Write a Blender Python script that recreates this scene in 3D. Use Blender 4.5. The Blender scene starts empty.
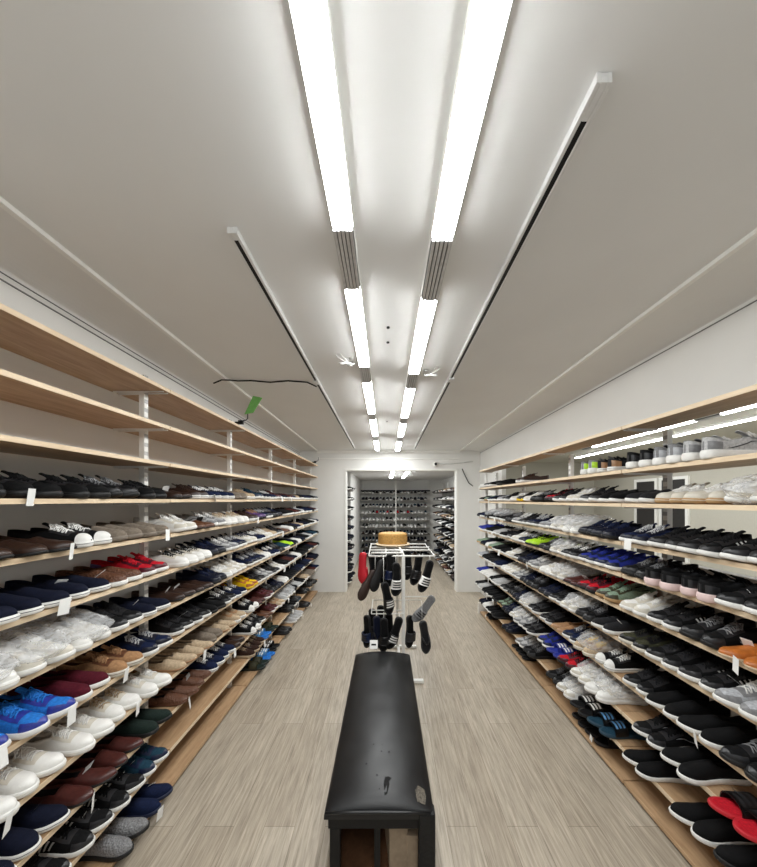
import bpy, bmesh, math, random
from mathutils import Vector, Matrix, noise
random.seed(11)
PI = math.pi
S = bpy.context.scene
COL = S.collection
W, Hh, F = 757, 867, 325.0
EYE = 1.72
VPX, VPY = 386.0, 500.0

# ------------------------------------------------------------------ camera
cam_d = bpy.data.cameras.new('camera'); cam = bpy.data.objects.new('camera', cam_d); COL.objects.link(cam)
cam.location = (0, 0, EYE); cam.rotation_euler = (PI/2, 0, 0)
cam_d.sensor_fit = 'AUTO'; cam_d.sensor_width = 36; cam_d.lens = F/Hh*36
cam_d.shift_x = (W/2-VPX)/Hh; cam_d.shift_y = (VPY-Hh/2)/Hh
cam_d.clip_start = 0.02
S.camera = cam
vs = S.view_settings; vs.view_transform = 'Standard'; vs.look = 'None'; vs.gamma = 1; vs.use_curve_mapping = False
vs.exposure = 0.78

# ------------------------------------------------------------------ materials
MATS = {}
def nmat(name):
    m = bpy.data.materials.new(name); m.use_nodes = True
    nt = m.node_tree; b = nt.nodes['Principled BSDF']
    return m, nt, b
def simple(name, col, rough=.5, metal=0, spec=.5, var=.12, scale=40, bump=0, bscale=300, bkind='noise'):
    if name in MATS: return MATS[name]
    m, nt, b = nmat(name)
    b.inputs['Roughness'].default_value = rough; b.inputs['Metallic'].default_value = metal
    b.inputs['Specular IOR Level'].default_value = spec
    tc = nt.nodes.new('ShaderNodeTexCoord')
    n = nt.nodes.new('ShaderNodeTexNoise'); n.inputs['Scale'].default_value = scale; n.inputs['Detail'].default_value = 3
    nt.links.new(tc.outputs['Object'], n.inputs['Vector'])
    r = nt.nodes.new('ShaderNodeValToRGB')
    r.color_ramp.elements[0].position = .3; r.color_ramp.elements[1].position = .7
    r.color_ramp.elements[0].color = (*[c*(1-var) for c in col], 1); r.color_ramp.elements[1].color = (*[min(1, c*(1+var)) for c in col], 1)
    nt.links.new(n.outputs['Fac'], r.inputs['Fac']); nt.links.new(r.outputs['Color'], b.inputs['Base Color'])
    if bump:
        t = nt.nodes.new('ShaderNodeTexNoise' if bkind == 'noise' else 'ShaderNodeTexVoronoi'); t.inputs['Scale'].default_value = bscale
        nt.links.new(tc.outputs['Object'], t.inputs['Vector'])
        bp = nt.nodes.new('ShaderNodeBump'); bp.inputs['Strength'].default_value = bump; bp.inputs['Distance'].default_value = .004
        nt.links.new(t.outputs['Fac' if bkind == 'noise' else 'Distance'], bp.inputs['Height']); nt.links.new(bp.outputs['Normal'], b.inputs['Normal'])
    MATS[name] = m
    return m
def emission(name, col, st):
    m = bpy.data.materials.new(name); m.use_nodes = True; nt = m.node_tree; nt.nodes.clear()
    e = nt.nodes.new('ShaderNodeEmission'); e.inputs['Color'].default_value = (*col, 1); e.inputs['Strength'].default_value = st
    o = nt.nodes.new('ShaderNodeOutputMaterial'); nt.links.new(e.outputs[0], o.inputs['Surface'])
    return m
def wood(name, c1, c2, rough=.5, stretch=(6, .8, 6)):
    m, nt, b = nmat(name); b.inputs['Roughness'].default_value = rough
    tc = nt.nodes.new('ShaderNodeTexCoord'); mp = nt.nodes.new('ShaderNodeMapping'); mp.inputs['Scale'].default_value = stretch
    nt.links.new(tc.outputs['Object'], mp.inputs['Vector'])
    n = nt.nodes.new('ShaderNodeTexNoise'); n.inputs['Scale'].default_value = 5; n.inputs['Detail'].default_value = 8; n.inputs['Roughness'].default_value = .65
    n.inputs['Distortion'].default_value = .6
    nt.links.new(mp.outputs[0], n.inputs['Vector'])
    r = nt.nodes.new('ShaderNodeValToRGB'); r.color_ramp.elements[0].position = .35; r.color_ramp.elements[1].position = .65
    r.color_ramp.elements[0].color = (*c1, 1); r.color_ramp.elements[1].color = (*c2, 1)
    nt.links.new(n.outputs['Fac'], r.inputs['Fac']); nt.links.new(r.outputs['Color'], b.inputs['Base Color'])
    return m
M_WALL = simple('wall_paint', (.80, .79, .76), .7, var=.02, scale=3, bump=.05, bscale=90)
M_CEIL = simple('ceiling_paint', (.80, .80, .79), .75, var=.02, scale=2)
M_TRIM = simple('trim_paint', (.88, .87, .83), .55, var=.02)
M_SEAM = simple('seam_gap', (.16, .16, .155), .8)
M_WHITE = simple('white_enamel', (.82, .81, .77), .35, var=.03)
M_SHELF = wood('shelf_wood', (.36, .22, .115), (.52, .345, .20), .5)
M_EDGE = wood('shelf_edge', (.66, .50, .33), (.80, .65, .46), .5)
M_DARK = simple('black_metal', (.004, .004, .0045), .5, spec=.3)
M_ALU = simple('brushed_aluminium', (.62, .62, .63), .4, metal=.5, var=.1)
M_GREYRIB = simple('grey_ribs', (.09, .09, .092), .45, metal=.4)
M_RAIL = simple('rail_aluminium', (.74, .74, .73), .4, metal=.2, var=.04)
M_TUBE = emission('tube_light', (.975, 1, 1), 28)
M_TAG = simple('tag_card', (.82, .82, .80), .6, var=.03)
M_CABLEW = simple('white_cable', (.7, .7, .68), .5)
def floor_mat():
    m, nt, b = nmat('floor_planks'); b.inputs['Roughness'].default_value = .42
    tc = nt.nodes.new('ShaderNodeTexCoord')
    mp = nt.nodes.new('ShaderNodeMapping'); mp.inputs['Rotation'].default_value = (0, 0, PI/2)
    nt.links.new(tc.outputs['Object'], mp.inputs['Vector'])
    br = nt.nodes.new('ShaderNodeTexBrick'); br.inputs['Scale'].default_value = 1
    br.inputs['Brick Width'].default_value = 1.25; br.inputs['Row Height'].default_value = .16; br.inputs['Mortar Size'].default_value = .0012
    br.inputs['Color1'].default_value = (.40, .345, .275, 1); br.inputs['Color2'].default_value = (.475, .42, .345, 1); br.inputs['Mortar'].default_value = (.22, .185, .14, 1)
    br.offset = .37
    nt.links.new(mp.outputs[0], br.inputs['Vector'])
    m2 = nt.nodes.new('ShaderNodeMapping'); m2.inputs['Scale'].default_value = (1, .05, 1); nt.links.new(tc.outputs['Object'], m2.inputs['Vector'])
    n = nt.nodes.new('ShaderNodeTexNoise'); n.inputs['Scale'].default_value = 75; n.inputs['Detail'].default_value = 7; n.inputs['Roughness'].default_value = .7; n.inputs['Distortion'].default_value = .4
    nt.links.new(m2.outputs[0], n.inputs['Vector'])
    r = nt.nodes.new('ShaderNodeValToRGB'); r.color_ramp.elements[0].position = .33; r.color_ramp.elements[1].position = .66
    r.color_ramp.elements[0].color = (.60, .58, .55, 1); r.color_ramp.elements[1].color = (1.18, 1.17, 1.15, 1)
    nt.links.new(n.outputs['Fac'], r.inputs['Fac'])
    mx = nt.nodes.new('ShaderNodeMix'); mx.data_type = 'RGBA'; mx.blend_type = 'MULTIPLY'; mx.inputs['Factor'].default_value = 1
    nt.links.new(br.outputs['Color'], mx.inputs['A']); nt.links.new(r.outputs['Color'], mx.inputs['B'])
    nt.links.new(mx.outputs['Result'], b.inputs['Base Color'])
    bp = nt.nodes.new('ShaderNodeBump'); bp.inputs['Strength'].default_value = .12; bp.inputs['Distance'].default_value = .003
    nt.links.new(n.outputs['Fac'], bp.inputs['Height']); nt.links.new(bp.outputs['Normal'], b.inputs['Normal'])
    return m
M_FLOOR = floor_mat()
def vinyl():
    m, nt, b = nmat('black_vinyl'); b.inputs['Roughness'].default_value = .34; b.inputs['Specular IOR Level'].default_value = .42
    tc = nt.nodes.new('ShaderNodeTexCoord')
    n = nt.nodes.new('ShaderNodeTexNoise'); n.inputs['Scale'].default_value = 9; n.inputs['Detail'].default_value = 5
    nt.links.new(tc.outputs['Object'], n.inputs['Vector'])
    r = nt.nodes.new('ShaderNodeValToRGB'); r.color_ramp.elements[0].color = (.0045, .0045, .005, 1); r.color_ramp.elements[1].color = (.010, .010, .011, 1)
    nt.links.new(n.outputs['Fac'], r.inputs['Fac']); nt.links.new(r.outputs['Color'], b.inputs['Base Color'])
    r2 = nt.nodes.new('ShaderNodeMapRange'); r2.inputs['To Min'].default_value = .30; r2.inputs['To Max'].default_value = .5
    nt.links.new(n.outputs['Fac'], r2.inputs['Value']); nt.links.new(r2.outputs[0], b.inputs['Roughness'])
    v = nt.nodes.new('ShaderNodeTexNoise'); v.inputs['Scale'].default_value = 260; v.inputs['Detail'].default_value = 3
    nt.links.new(tc.outputs['Object'], v.inputs['Vector'])
    bp = nt.nodes.new('ShaderNodeBump'); bp.inputs['Strength'].default_value = .15; bp.inputs['Distance'].default_value = .002
    nt.links.new(v.outputs['Fac'], bp.inputs['Height']); nt.links.new(bp.outputs['Normal'], b.inputs['Normal'])
    return m
M_VINYL = vinyl()
def plastic_bag_mat():
    m, nt, b = nmat('clear_plastic'); b.inputs['Base Color'].default_value = (.93, .94, .95, 1); b.inputs['Roughness'].default_value = .16
    b.inputs['Alpha'].default_value = .30
    b.inputs['Specular IOR Level'].default_value = .8
    tc = nt.nodes.new('ShaderNodeTexCoord'); v = nt.nodes.new('ShaderNodeTexVoronoi'); v.inputs['Scale'].default_value = 26; v.feature = 'DISTANCE_TO_EDGE'
    n = nt.nodes.new('ShaderNodeTexNoise'); n.inputs['Scale'].default_value = 12; n.inputs['Distortion'].default_value = 2.5
    nt.links.new(tc.outputs['Object'], v.inputs['Vector']); nt.links.new(tc.outputs['Object'], n.inputs['Vector'])
    ad = nt.nodes.new('ShaderNodeMath'); nt.links.new(v.outputs['Distance'], ad.inputs[0]); nt.links.new(n.outputs['Fac'], ad.inputs[1])
    bp = nt.nodes.new('ShaderNodeBump'); bp.inputs['Strength'].default_value = .9; bp.inputs['Distance'].default_value = .02
    nt.links.new(ad.outputs[0], bp.inputs['Height']); nt.links.new(bp.outputs['Normal'], b.inputs['Normal'])
    return m
M_BAG = plastic_bag_mat()

# ------------------------------------------------------------------ mesh helpers
class MB:
    def __init__(s): s.v = []; s.f = []; s.mi = []
    def add(s, vs, fs, mi=0):
        o = len(s.v); s.v += [tuple(v) for v in vs]; s.f += [tuple(i+o for i in f) for f in fs]; s.mi += [mi]*len(fs)
    def box(s, x0, x1, y0, y1, z0, z1, mi=0):
        v = [(x0,y0,z0),(x1,y0,z0),(x1,y1,z0),(x0,y1,z0),(x0,y0,z1),(x1,y0,z1),(x1,y1,z1),(x0,y1,z1)]
        s.add(v, [(0,3,2,1),(4,5,6,7),(0,1,5,4),(1,2,6,5),(2,3,7,6),(3,0,4,7)], mi)
    def hexa(s, p, mi=0): s.add(p, [(0,3,2,1),(4,5,6,7),(0,1,5,4),(1,2,6,5),(2,3,7,6),(3,0,4,7)], mi)
    def tube(s, pts, r, n=8, mi=0, closed=False):
        pts = [Vector(p) for p in pts]; rings = []
        N = len(pts); up = Vector((0, 0, 1)); last = None
        for i, p in enumerate(pts):
            if closed: d = pts[(i+1) % N]-pts[i-1]
            else: d = pts[min(i+1, N-1)]-pts[max(i-1, 0)]
            d.normalize()
            a = last if last is not None else (up if abs(d.z) < .9 else Vector((1, 0, 0)))
            a = (a-d*a.dot(d)); a = a.normalized() if a.length > 1e-6 else Vector((1, 0, 0)); last = a; b = d.cross(a)
            rr = r[i] if isinstance(r, (list, tuple)) else r
            rings.append([p+(a*math.cos(2*PI*k/n)+b*math.sin(2*PI*k/n))*rr for k in range(n)])
        vs = [q for rg in rings for q in rg]; fs = []
        m = N if closed else N-1
        for i in range(m):
            j = (i+1) % N
            for k in range(n):
                l = (k+1) % n; fs.append((i*n+k, i*n+l, j*n+l, j*n+k))
        if not closed:
            fs.append(tuple(range(n))[::-1]); fs.append(tuple((N-1)*n+k for k in range(n)))
        s.add(vs, fs, mi)
    def lathe(s, prof, n=24, mi=0, sx=1, sy=1):
        vs = []; fs = []
        for r, z in prof:
            for k in range(n): vs.append((r*sx*math.cos(2*PI*k/n), r*sy*math.sin(2*PI*k/n), z))
        for i in range(len(prof)-1):
            for k in range(n):
                l = (k+1) % n; fs.append((i*n+k, i*n+l, (i+1)*n+l, (i+1)*n+k))
        fs.append(tuple(range(n))[::-1]); fs.append(tuple((len(prof)-1)*n+k for k in range(n)))
        s.add(vs, fs, mi)
    def mesh(s, name, smooth=False, mats=()):
        me = bpy.data.meshes.new(name); me.from_pydata(s.v, [], s.f)
        for m in mats: me.materials.append(m)
        if len(mats) > 1:
            me.polygons.foreach_set('material_index', s.mi)
        if smooth: me.polygons.foreach_set('use_smooth', [True]*len(me.polygons))
        me.update(); return me
    def build(s, name, mat, parent=None, smooth=False, bevel=0, seg=2, loc=None):
        me = s.mesh(name, smooth, (mat,) if not isinstance(mat, (list, tuple)) else mat)
        o = bpy.data.objects.new(name, me); COL.objects.link(o)
        if parent: o.parent = parent
        if loc: o.location = loc
        if bevel:
            md = o.modifiers.new('bevel', 'BEVEL'); md.width = bevel; md.segments = seg; md.limit_method = 'ANGLE'
        return o
def empty(name, label=None, cat=None, group=None, loc=(0, 0, 0), rz=0):
    o = bpy.data.objects.new(name, None); o.empty_display_size = .05; COL.objects.link(o); o.location = loc; o.rotation_euler = (0, 0, rz)
    if label: tag(o, label, cat, group)
    return o
def tag(o, label, cat, group=None, kind=None):
    o['label'] = label; o['category'] = cat
    if group: o['group'] = group
    if kind: o['kind'] = kind
    return o
def struct(o, label=None):
    o['kind'] = 'structure'
    if label: o['label'] = label
    return o

# ------------------------------------------------------------------ room shell
def ceil_z(y): return EYE+1.02-.0154*y
Y0, YP, YB = -1.3, 6.08, 10.15
XL, XR = -1.61, 1.76
m = MB(); m.box(-2.0, 2.2, Y0-.1, YB+.1, -.1, 0); struct(m.build('floor', M_FLOOR), 'grey-beige wood plank floor running down the aisle')
ML, MR = -1.285, 1.375        # mouldings (front line of the soffits)
m = MB(); m.hexa([(ML-.02, Y0, ceil_z(Y0)), (MR+.02, Y0, ceil_z(Y0)), (MR+.02, YP, ceil_z(YP)), (ML-.02, YP, ceil_z(YP)),
                  (ML-.02, Y0, 3.0), (MR+.02, Y0, 3.0), (MR+.02, YP, 3.0), (ML-.02, YP, 3.0)])
struct(m.build('ceiling', M_CEIL), 'off-white flat ceiling above the aisle')
def cove(name, xm, xw, drop, label):
    m = MB(); n = 10; ys = [Y0, YP]; vs = []; fs = []
    for y in ys:
        for k in range(n+1):
            t = k/n; x = xm+(xw-xm)*math.sin(t*PI/2); z = ceil_z(y)-drop*(1-math.cos(t*PI/2))
            vs.append((x, y, z))
        for k in range(n+1):
            t = k/n; x = xm+(xw-xm)*t; vs.append((x, y, 3.0))
    N = 2*(n+1)
    for k in range(n):
        a, b, c, d = k, k+1, N+k+1, N+k
        fs.append((a, b, c, d) if xw < xm else (a, d, c, b))
    fs.append((0, N, N+n+1, n+1)); fs.append((n, 2*n+1, N+2*n+1, N+n))
    for k in range(n): fs.append((n+1+k, N+n+1+k, N+n+2+k, n+2+k))
    m.add(vs, fs); o = struct(m.build(name, M_WALL, smooth=False), label)
    return o
cove('trim_1', ML, XL, .03, 'curved soffit along the left wall')
cove('trim_2', MR, XR, .028, 'curved soffit along the right wall')
m = MB(); m.box(XL-.15, XL, Y0, YP+.15, 0, 2.9); struct(m.build('wall_left', M_WALL), 'off-white left wall behind the rack')
m = MB(); m.box(XR, XR+.06, Y0, YP+.15, 0, 1.34); m.box(XR, XR+.06, Y0, YP+.15, 2.205, 2.9); m.box(XR, XR+.06, Y0, .6, 1.34, 2.205); m.box(XR, XR+.06, 4.93, YP+.15, 1.34, 2.205)
struct(m.build('wall_right', M_WALL), 'off-white right wall, open behind the upper shelves to the next room')
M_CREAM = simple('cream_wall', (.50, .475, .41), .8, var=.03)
# neighbouring room seen through that opening
m = MB(); m.box(XR+.06, 6.0, Y0, 9.0, 2.74, 2.84); struct(m.build('ceiling', M_CREAM), 'ceiling of the neighbouring room')
m = MB(); m.box(2.2, 6.0, Y0-.1, 9.0, -.1, 0); struct(m.build('floor', M_CREAM), 'floor of the neighbouring room')
m = MB(); m.box(5.7, 5.8, Y0, 9.0, 0, 2.8); struct(m.build('wall_right', M_CREAM), 'cream far wall of the neighbouring room')
m = MB(); m.box(2.0, 5.8, 8.9, 9.0, 0, 2.8); struct(m.build('wall_back', M_CREAM), 'back wall of the neighbouring room')
M_DOORD = simple('dark_door', (.03, .028, .028), .5)
for n_, (a_, b_) in enumerate(((6.15, 6.68), (6.85, 7.35))):
    r_ = empty('door_%d' % (n_+1), loc=(5.7, a_, 0)); struct(r_, ('left' if n_ else 'right')+' one of two dark doors on the far wall of the neighbouring room')
    m = MB(); m.box(-.03, -.001, 0, b_-a_, .002, 2.12); m.build('door_leaf', M_DOORD, r_)
    m = MB(); m.box(-.045, -.001, -.06, -.001, .002, 2.18); m.box(-.045, -.001, b_-a_+.001, b_-a_+.06, .002, 2.18); m.box(-.045, -.001, -.001, b_-a_+.001, 2.121, 2.18); m.build('door_frame', M_TRIM, r_)
def slope_strip(name, x, dz, w, h, mat, label, y1=YP-.01):
    m = MB(); z0, z1 = ceil_z(Y0)+dz, ceil_z(y1)+dz
    m.hexa([(x-w, Y0, z0-h), (x+w, Y0, z0-h), (x+w, y1, z1-h), (x-w, y1, z1-h), (x-w, Y0, z0+h), (x+w, Y0, z0+h), (x+w, y1, z1+h), (x-w, y1, z1+h)])
    return struct(m.build(name, mat), label)
slope_strip('trim_3', ML, -.004, .012, .014, M_TRIM, 'thin white moulding where the left ceiling edge turns down')
slope_strip('trim_4', MR, -.004, .012, .014, M_TRIM, 'thin white moulding where the right ceiling edge turns down')
slope_strip('trim_5', XL+.002, -.078, .003, .0025, M_SEAM, 'lower dark panel seam high on the left wall')
slope_strip('trim_6', XL+.002, -.048, .003, .0016, M_SEAM, 'upper dark panel seam high on the left wall')
slope_strip('trim_7', XR-.002, -.05, .003, .0022, M_SEAM, 'dark panel seam high on the right wall')
# wall behind the camera with an open shopfront
m = MB(); m.box(-2.0, -1.35, Y0-.12, Y0, 0, 2.95); m.box(1.45, 2.1, Y0-.12, Y0, 0, 2.95); m.box(-1.35, 1.45, Y0-.12, Y0, 2.45, 2.95)
struct(m.build('wall_front', M_WALL), 'shopfront wall behind the viewer with a wide opening')
# partition with an opening into the back room
OXL, OXR, OZ = -.77, 1.345, 2.29
m = MB(); m.box(XL-.1, OXL, YP, YP+.16, 0, 2.9); m.box(OXR, XR+.1, YP, YP+.16, 0, 2.9); m.box(OXL, OXR, YP, YP+.16, OZ, 2.9)
struct(m.build('wall_back', M_WALL), 'white partition wall with a wide opening to the back room')
m = MB()
m.box(ML, MR, YP-.03, YP, ceil_z(YP)-.05, ceil_z(YP)+.01); m.box(ML, MR, YP-.014, YP, ceil_z(YP)-.165, ceil_z(YP)-.145)
struct(m.build('trim_8', M_TRIM, bevel=.004), 'moulding across the top of the partition wall')
m = MB()
m.box(OXL-.004, OXL+.03, YP-.012, YP+.17, 0, OZ); m.box(OXR-.03, OXR+.004, YP-.012, YP+.17, 0, OZ); m.box(OXL, OXR, YP-.012, YP+.17, OZ-.02, OZ+.012)
struct(m.build('trim_9', M_TRIM, bevel=.003), 'white lining around the opening to the back room')
# back room
m = MB(); m.box(-1.4, 1.9, YP+.16, YB+.1, 2.33, 2.43); struct(m.build('ceiling', M_CEIL), 'lower ceiling of the back room')
m = MB(); m.box(-1.4, 1.9, YB, YB+.1, 0, 2.4); struct(m.build('wall_back', M_WALL), 'far wall of the back room')
m = MB(); m.box(-1.25, -1.15, YP+.16, 7.42, 0, 2.4); m.box(-1.15, -.80, 7.36, 7.42, 0, 2.4); m.box(-.86, -.80, 7.42, YB, 0, 2.4)
struct(m.build('wall_left', M_WALL), 'left side of the back room')
m = MB(); m.box(1.74, 1.84, YP+.16, YB, 0, 2.4); struct(m.build('wall_right', M_WALL), 'right side of the back room')

# ------------------------------------------------------------------ strip lights
def strip_light(x, y0, y1, ye, label, hang=.05, flat=None, w=.036):
    """diffuser y0..y1 followed by a bare ribbed section up to ye"""
    zc = (lambda y: ceil_z(y)) if flat is None else (lambda y: flat)
    root = empty('strip_light', label, 'ceiling light', 'strip lights on the ceiling', (x, y0, zc(y0)))
    def P(dx, y, dz): return (dx, y-y0, zc(y)-zc(y0)+dz)
    m = MB(); hw = w+.001
    m.hexa([P(-hw, y0, -.034), P(hw, y0, -.034), P(hw, ye, -.034), P(-hw, ye, -.034), P(-hw, y0, 0), P(hw, y0, 0), P(hw, ye, 0), P(-hw, ye, 0)])
    m.build('housing', M_WHITE, root)
    m = MB(); n = 10; vs = []; fs = []
    for y in (y0, y1):
        for k in range(n+1):
            a = PI*k/n; vs.append(P(-w*math.cos(a), y, -.0345-.014*math.sin(a)))
    N = n+1
    for k in range(n): fs.append((k, N+k, N+k+1, k+1))
    m.add(vs, fs); m.add(vs, [tuple(range(N)), tuple(N+k for k in range(N))[::-1]], 1); m.build('diffuser', [M_TUBE, M_WHITE], root)
    if ye-y1 > .03:
        m = MB()
        for k in range(5):
            c = (-.8+.4*k)*w; m.hexa([P(c-.0055, y1+.003, -.051), P(c+.0055, y1+.003, -.051), P(c+.0055, ye-.003, -.051), P(c-.0055, ye-.003, -.051),
                                      P(c-.0055, y1+.003, -.036), P(c+.0055, y1+.003, -.036), P(c+.0055, ye-.003, -.036), P(c-.0055, ye-.003, -.036)])
        m.hexa([P(-w, y1+.003, -.044), P(w, y1+.003, -.044), P(w, ye-.003, -.044), P(-w, ye-.003, -.044), P(-w, y1+.003, -.0345), P(w, y1+.003, -.0345), P(w, ye-.003, -.0345), P(-w, ye-.003, -.0345)], 1)
        m.build('ribbed_end', [M_ALU, M_GREYRIB], root)
    return root
ORD = ['zeroth', 'first', 'second', 'third', 'fourth', 'fifth', 'sixth', 'seventh', 'eighth', 'ninth', 'tenth', 'eleventh', 'twelfth', 'thirteenth', 'fourteenth', 'fifteenth', 'sixteenth', 'seventeenth', 'eighteenth', 'nineteenth', 'twentieth']
near = ['nearest the camera', 'second from the camera', 'third from the camera', 'fourth from the camera', 'farthest from the camera']
LT = [(.28, 1.146, 1.466), (1.466, 2.284, 2.584), (2.584, 3.464, 3.709), (3.709, 4.60, 4.926), (4.926, 5.80, 5.95)]
RT = [(.31, 1.19, 1.545), (1.545, 2.406, 2.718), (2.718, 3.62, 3.89), (3.89, 4.636, 5.0), (5.0, 5.85, 6.0)]
for i, (a, b, c) in enumerate(LT): strip_light(-.153, a, b, c, 'long white strip light in the left ceiling row, '+near[i])
for i, (a, b, c) in enumerate(RT): strip_light(.207, a, b, c, 'long white strip light in the right ceiling row, '+near[i], w=.039)
strip_light(.135, 6.5, 8.4, 8.4, 'left strip light on the back room ceiling', flat=2.33)
strip_light(.445, 6.5, 8.4, 8.4, 'right strip light on the back room ceiling', flat=2.33)
strip_light(3.84, 1.6, 3.70, 4.02, 'strip light of the neighbouring room seen above the top right shoes, nearer row, near end', flat=2.74)
strip_light(3.84, 4.02, 6.0, 6.3, 'strip light of the neighbouring room seen above the top right shoes, nearer row, far end', flat=2.74)
strip_light(4.45, 2.0, 5.0, 5.2, 'strip light of the neighbouring room above the top right shoes, farther row, near end', flat=2.74)
strip_light(4.45, 5.2, 7.6, 7.6, 'strip light of the neighbouring room above the top right shoes, farther row, far end', flat=2.74)
# lights behind the camera, the rows go on over the viewer's head
strip_light(-.153, -1.0, -.05, .28, 'long white strip light in the left ceiling row, behind the viewer')
strip_light(.207, -1.0, -.03, .31, 'long white strip light in the right ceiling row, behind the viewer')

# ------------------------------------------------------------------ track rails
def rail(x, y0, y1, slot0, joint, label):
    root = empty('track_rail', label, 'track rail', 'track rails on the ceiling', (x, y0, ceil_z(y0)))
    z = lambda y: ceil_z(y)-ceil_z(y0)
    w = .0185
    def seg(m, a, b, ya, yb, lo, hi):
        m.hexa([(a, ya-y0, z(ya)+lo), (b, ya-y0, z(ya)+lo), (b, yb-y0, z(yb)+lo), (a, yb-y0, z(yb)+lo), (a, ya-y0, z(ya)+hi), (b, ya-y0, z(ya)+hi), (b, yb-y0, z(yb)+hi), (a, yb-y0, z(yb)+hi)])
    m = MB(); seg(m, -w, -w*.42, y0, y1, -.024, 0); seg(m, w*.42, w, y0, y1, -.024, 0); seg(m, -w*.42, w*.42, y0, y1, -.01, -.001); seg(m, -w*.42, w*.42, y0, slot0, -.024, -.010)
    m.build('rail', M_RAIL, root, bevel=.0015)
    m = MB(); seg(m, -w*.42+.0003, w*.42-.0003, slot0+.001, y1, -.0234, -.0102); m.build('slot', M_DARK, root)
    m = MB(); seg(m, -w*1.04, w*1.04, joint, joint+.06, -.0355, -.0245); m.build('joint_cover', M_RAIL, root)
    return root
rail(.515, .765, 5.75, .845, 2.55, 'long aluminium track rail with a black slot on the right of the ceiling')
rail(-.565, 1.19, 5.75, 1.225, 2.6, 'long aluminium track rail with a black slot on the left of the ceiling')

# ------------------------------------------------------------------ cables, clips, screws on the ceiling
m = MB(); yc = 2.66
m.tube([(-.575, 2.7, ceil_z(2.7)-.037), (-.65, 2.68, ceil_z(yc)-.008), (-.8, 2.655, ceil_z(yc)-.006), (-.95, 2.67, ceil_z(yc)-.012), (-1.1, 2.65, ceil_z(yc)-.006), (-1.2, 2.64, ceil_z(yc)-.012), (-1.25, 2.60, ceil_z(yc)-.02),
        (-1.30, 2.57, ceil_z(yc)-.03), (-1.36, 2.56, ceil_z(yc)-.06)], .006, 6)
tag(m.build('black_cable', M_DARK, smooth=True), 'black cable running across the ceiling from the left track rail to the wall', 'cable')
def wirebunch(x, y, s, label):
    zc = ceil_z(y); m = MB()
    for k in range(3):
        pts = []
        for i in range(14):
            t = i/13; a = t*PI*(1.5+.4*k)
            pts.append((x+s*(.02+.065*t+.03*math.cos(a+k)), y+.07*math.sin(a*.8+k)-.03*t, zc-.006-.06*math.sin(PI*t)*(.5+.3*k)))
        m.tube(pts, .0035, 5)
    m.box(min(x, x+s*.03), max(x, x+s*.03), y-.015, y+.015, zc-.012, zc-.002)
    tag(m.build('loose_wires', M_CABLEW, smooth=True), label, 'loose wires')
wirebunch(-.225, 2.25, -1, 'loose white wires hanging from the ceiling beside the left light row')
wirebunch(.285, 2.45, 1, 'loose white wires hanging from the ceiling beside the right light row')
for k, y in enumerate((1.86, 2.03, 3.95)):
    m = MB(); m.lathe([(.009, -.008), (.009, -.002), (.004, 0)], 12)
    o = m.build('ceiling_screw', M_DARK, loc=(.012, y, ceil_z(y))); tag(o, 'dark screw in the ceiling between the light rows, '+('nearest', 'middle', 'farthest')[k]+' of three', 'screw', 'ceiling screws')
M_GREEN = simple('green_card', (.16, .42, .10), .5)
def clip(x, y, z, label, card=True):
    r = empty('sign_clip', label, 'sign clip', 'clips on the top left shelf', (x, y, z))
    m = MB(); m.box(-.06, .012, -.014, .014, .0005, .022); m.box(-.03, .012, -.012, .012, .022, .034); m.build('clamp', M_DARK, r, bevel=.003)
    m = MB(); m.tube([(.0, 0, .03), (.03, .0, .035), (.05, 0, .05), (.052, .0, .10)], .005, 6); m.build('stem', M_DARK, r, smooth=True)
    if card:
        m = MB(); m.hexa([(.025, -.012, .085), (.10, -.008, .10), (.102, -.002, .10), (.027, -.006, .085), (.085, .03, .26), (.165, .034, .245), (.167, .04, .245), (.087, .036, .26)])
        m.build('green_card', M_GREEN, r, bevel=.002)
    return r
clip(-1.268, 2.86, 2.386, 'black clamp with a bright green card on the top left shelf')
clip(-1.268, 5.85, 2.386, 'bare black clamp at the far end of the top left shelf', False)
# security camera on the partition
r = empty('security_camera', 'small white security camera with black lens above the back opening', 'camera', loc=(.92, YP-.0004, 2.385))
m = MB(); m.lathe([(.05, 0), (.05, .012), (.046, .018), (.04, .05), (.03, .066)], 20)
for i, v in enumerate(m.v): m.v[i] = (v[0], -v[2], v[1])
m.build('body', M_WHITE, r, smooth=True)
m = MB(); m.lathe([(.024, .0665), (.026, .075), (.018, .086), (.006, .09)], 16)
for i, v in enumerate(m.v): m.v[i] = (v[0], -v[2], v[1])
m.build('lens', M_DARK, r, smooth=True)
m = MB(); m.tube([(.97, YP-.02, 2.40), (1.15, YP-.02, 2.395), (1.345, YP-.02, 2.41), (1.62, YP-.02, 2.44)], .008, 6)
tag(m.build('white_cable', M_CABLEW, smooth=True), 'thin white cable running from the security camera to the right wall', 'cable')
m = MB(); m.tube([(1.42, YP-.02, 2.30), (1.47, YP-.03, 2.18), (1.54, YP-.03, 2.04), (1.62, YP-.02, 1.98)], .009, 6)
tag(m.build('dark_cable', M_DARK, smooth=True), 'dark cable hanging on the right pillar beside the back opening', 'cable')

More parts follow.
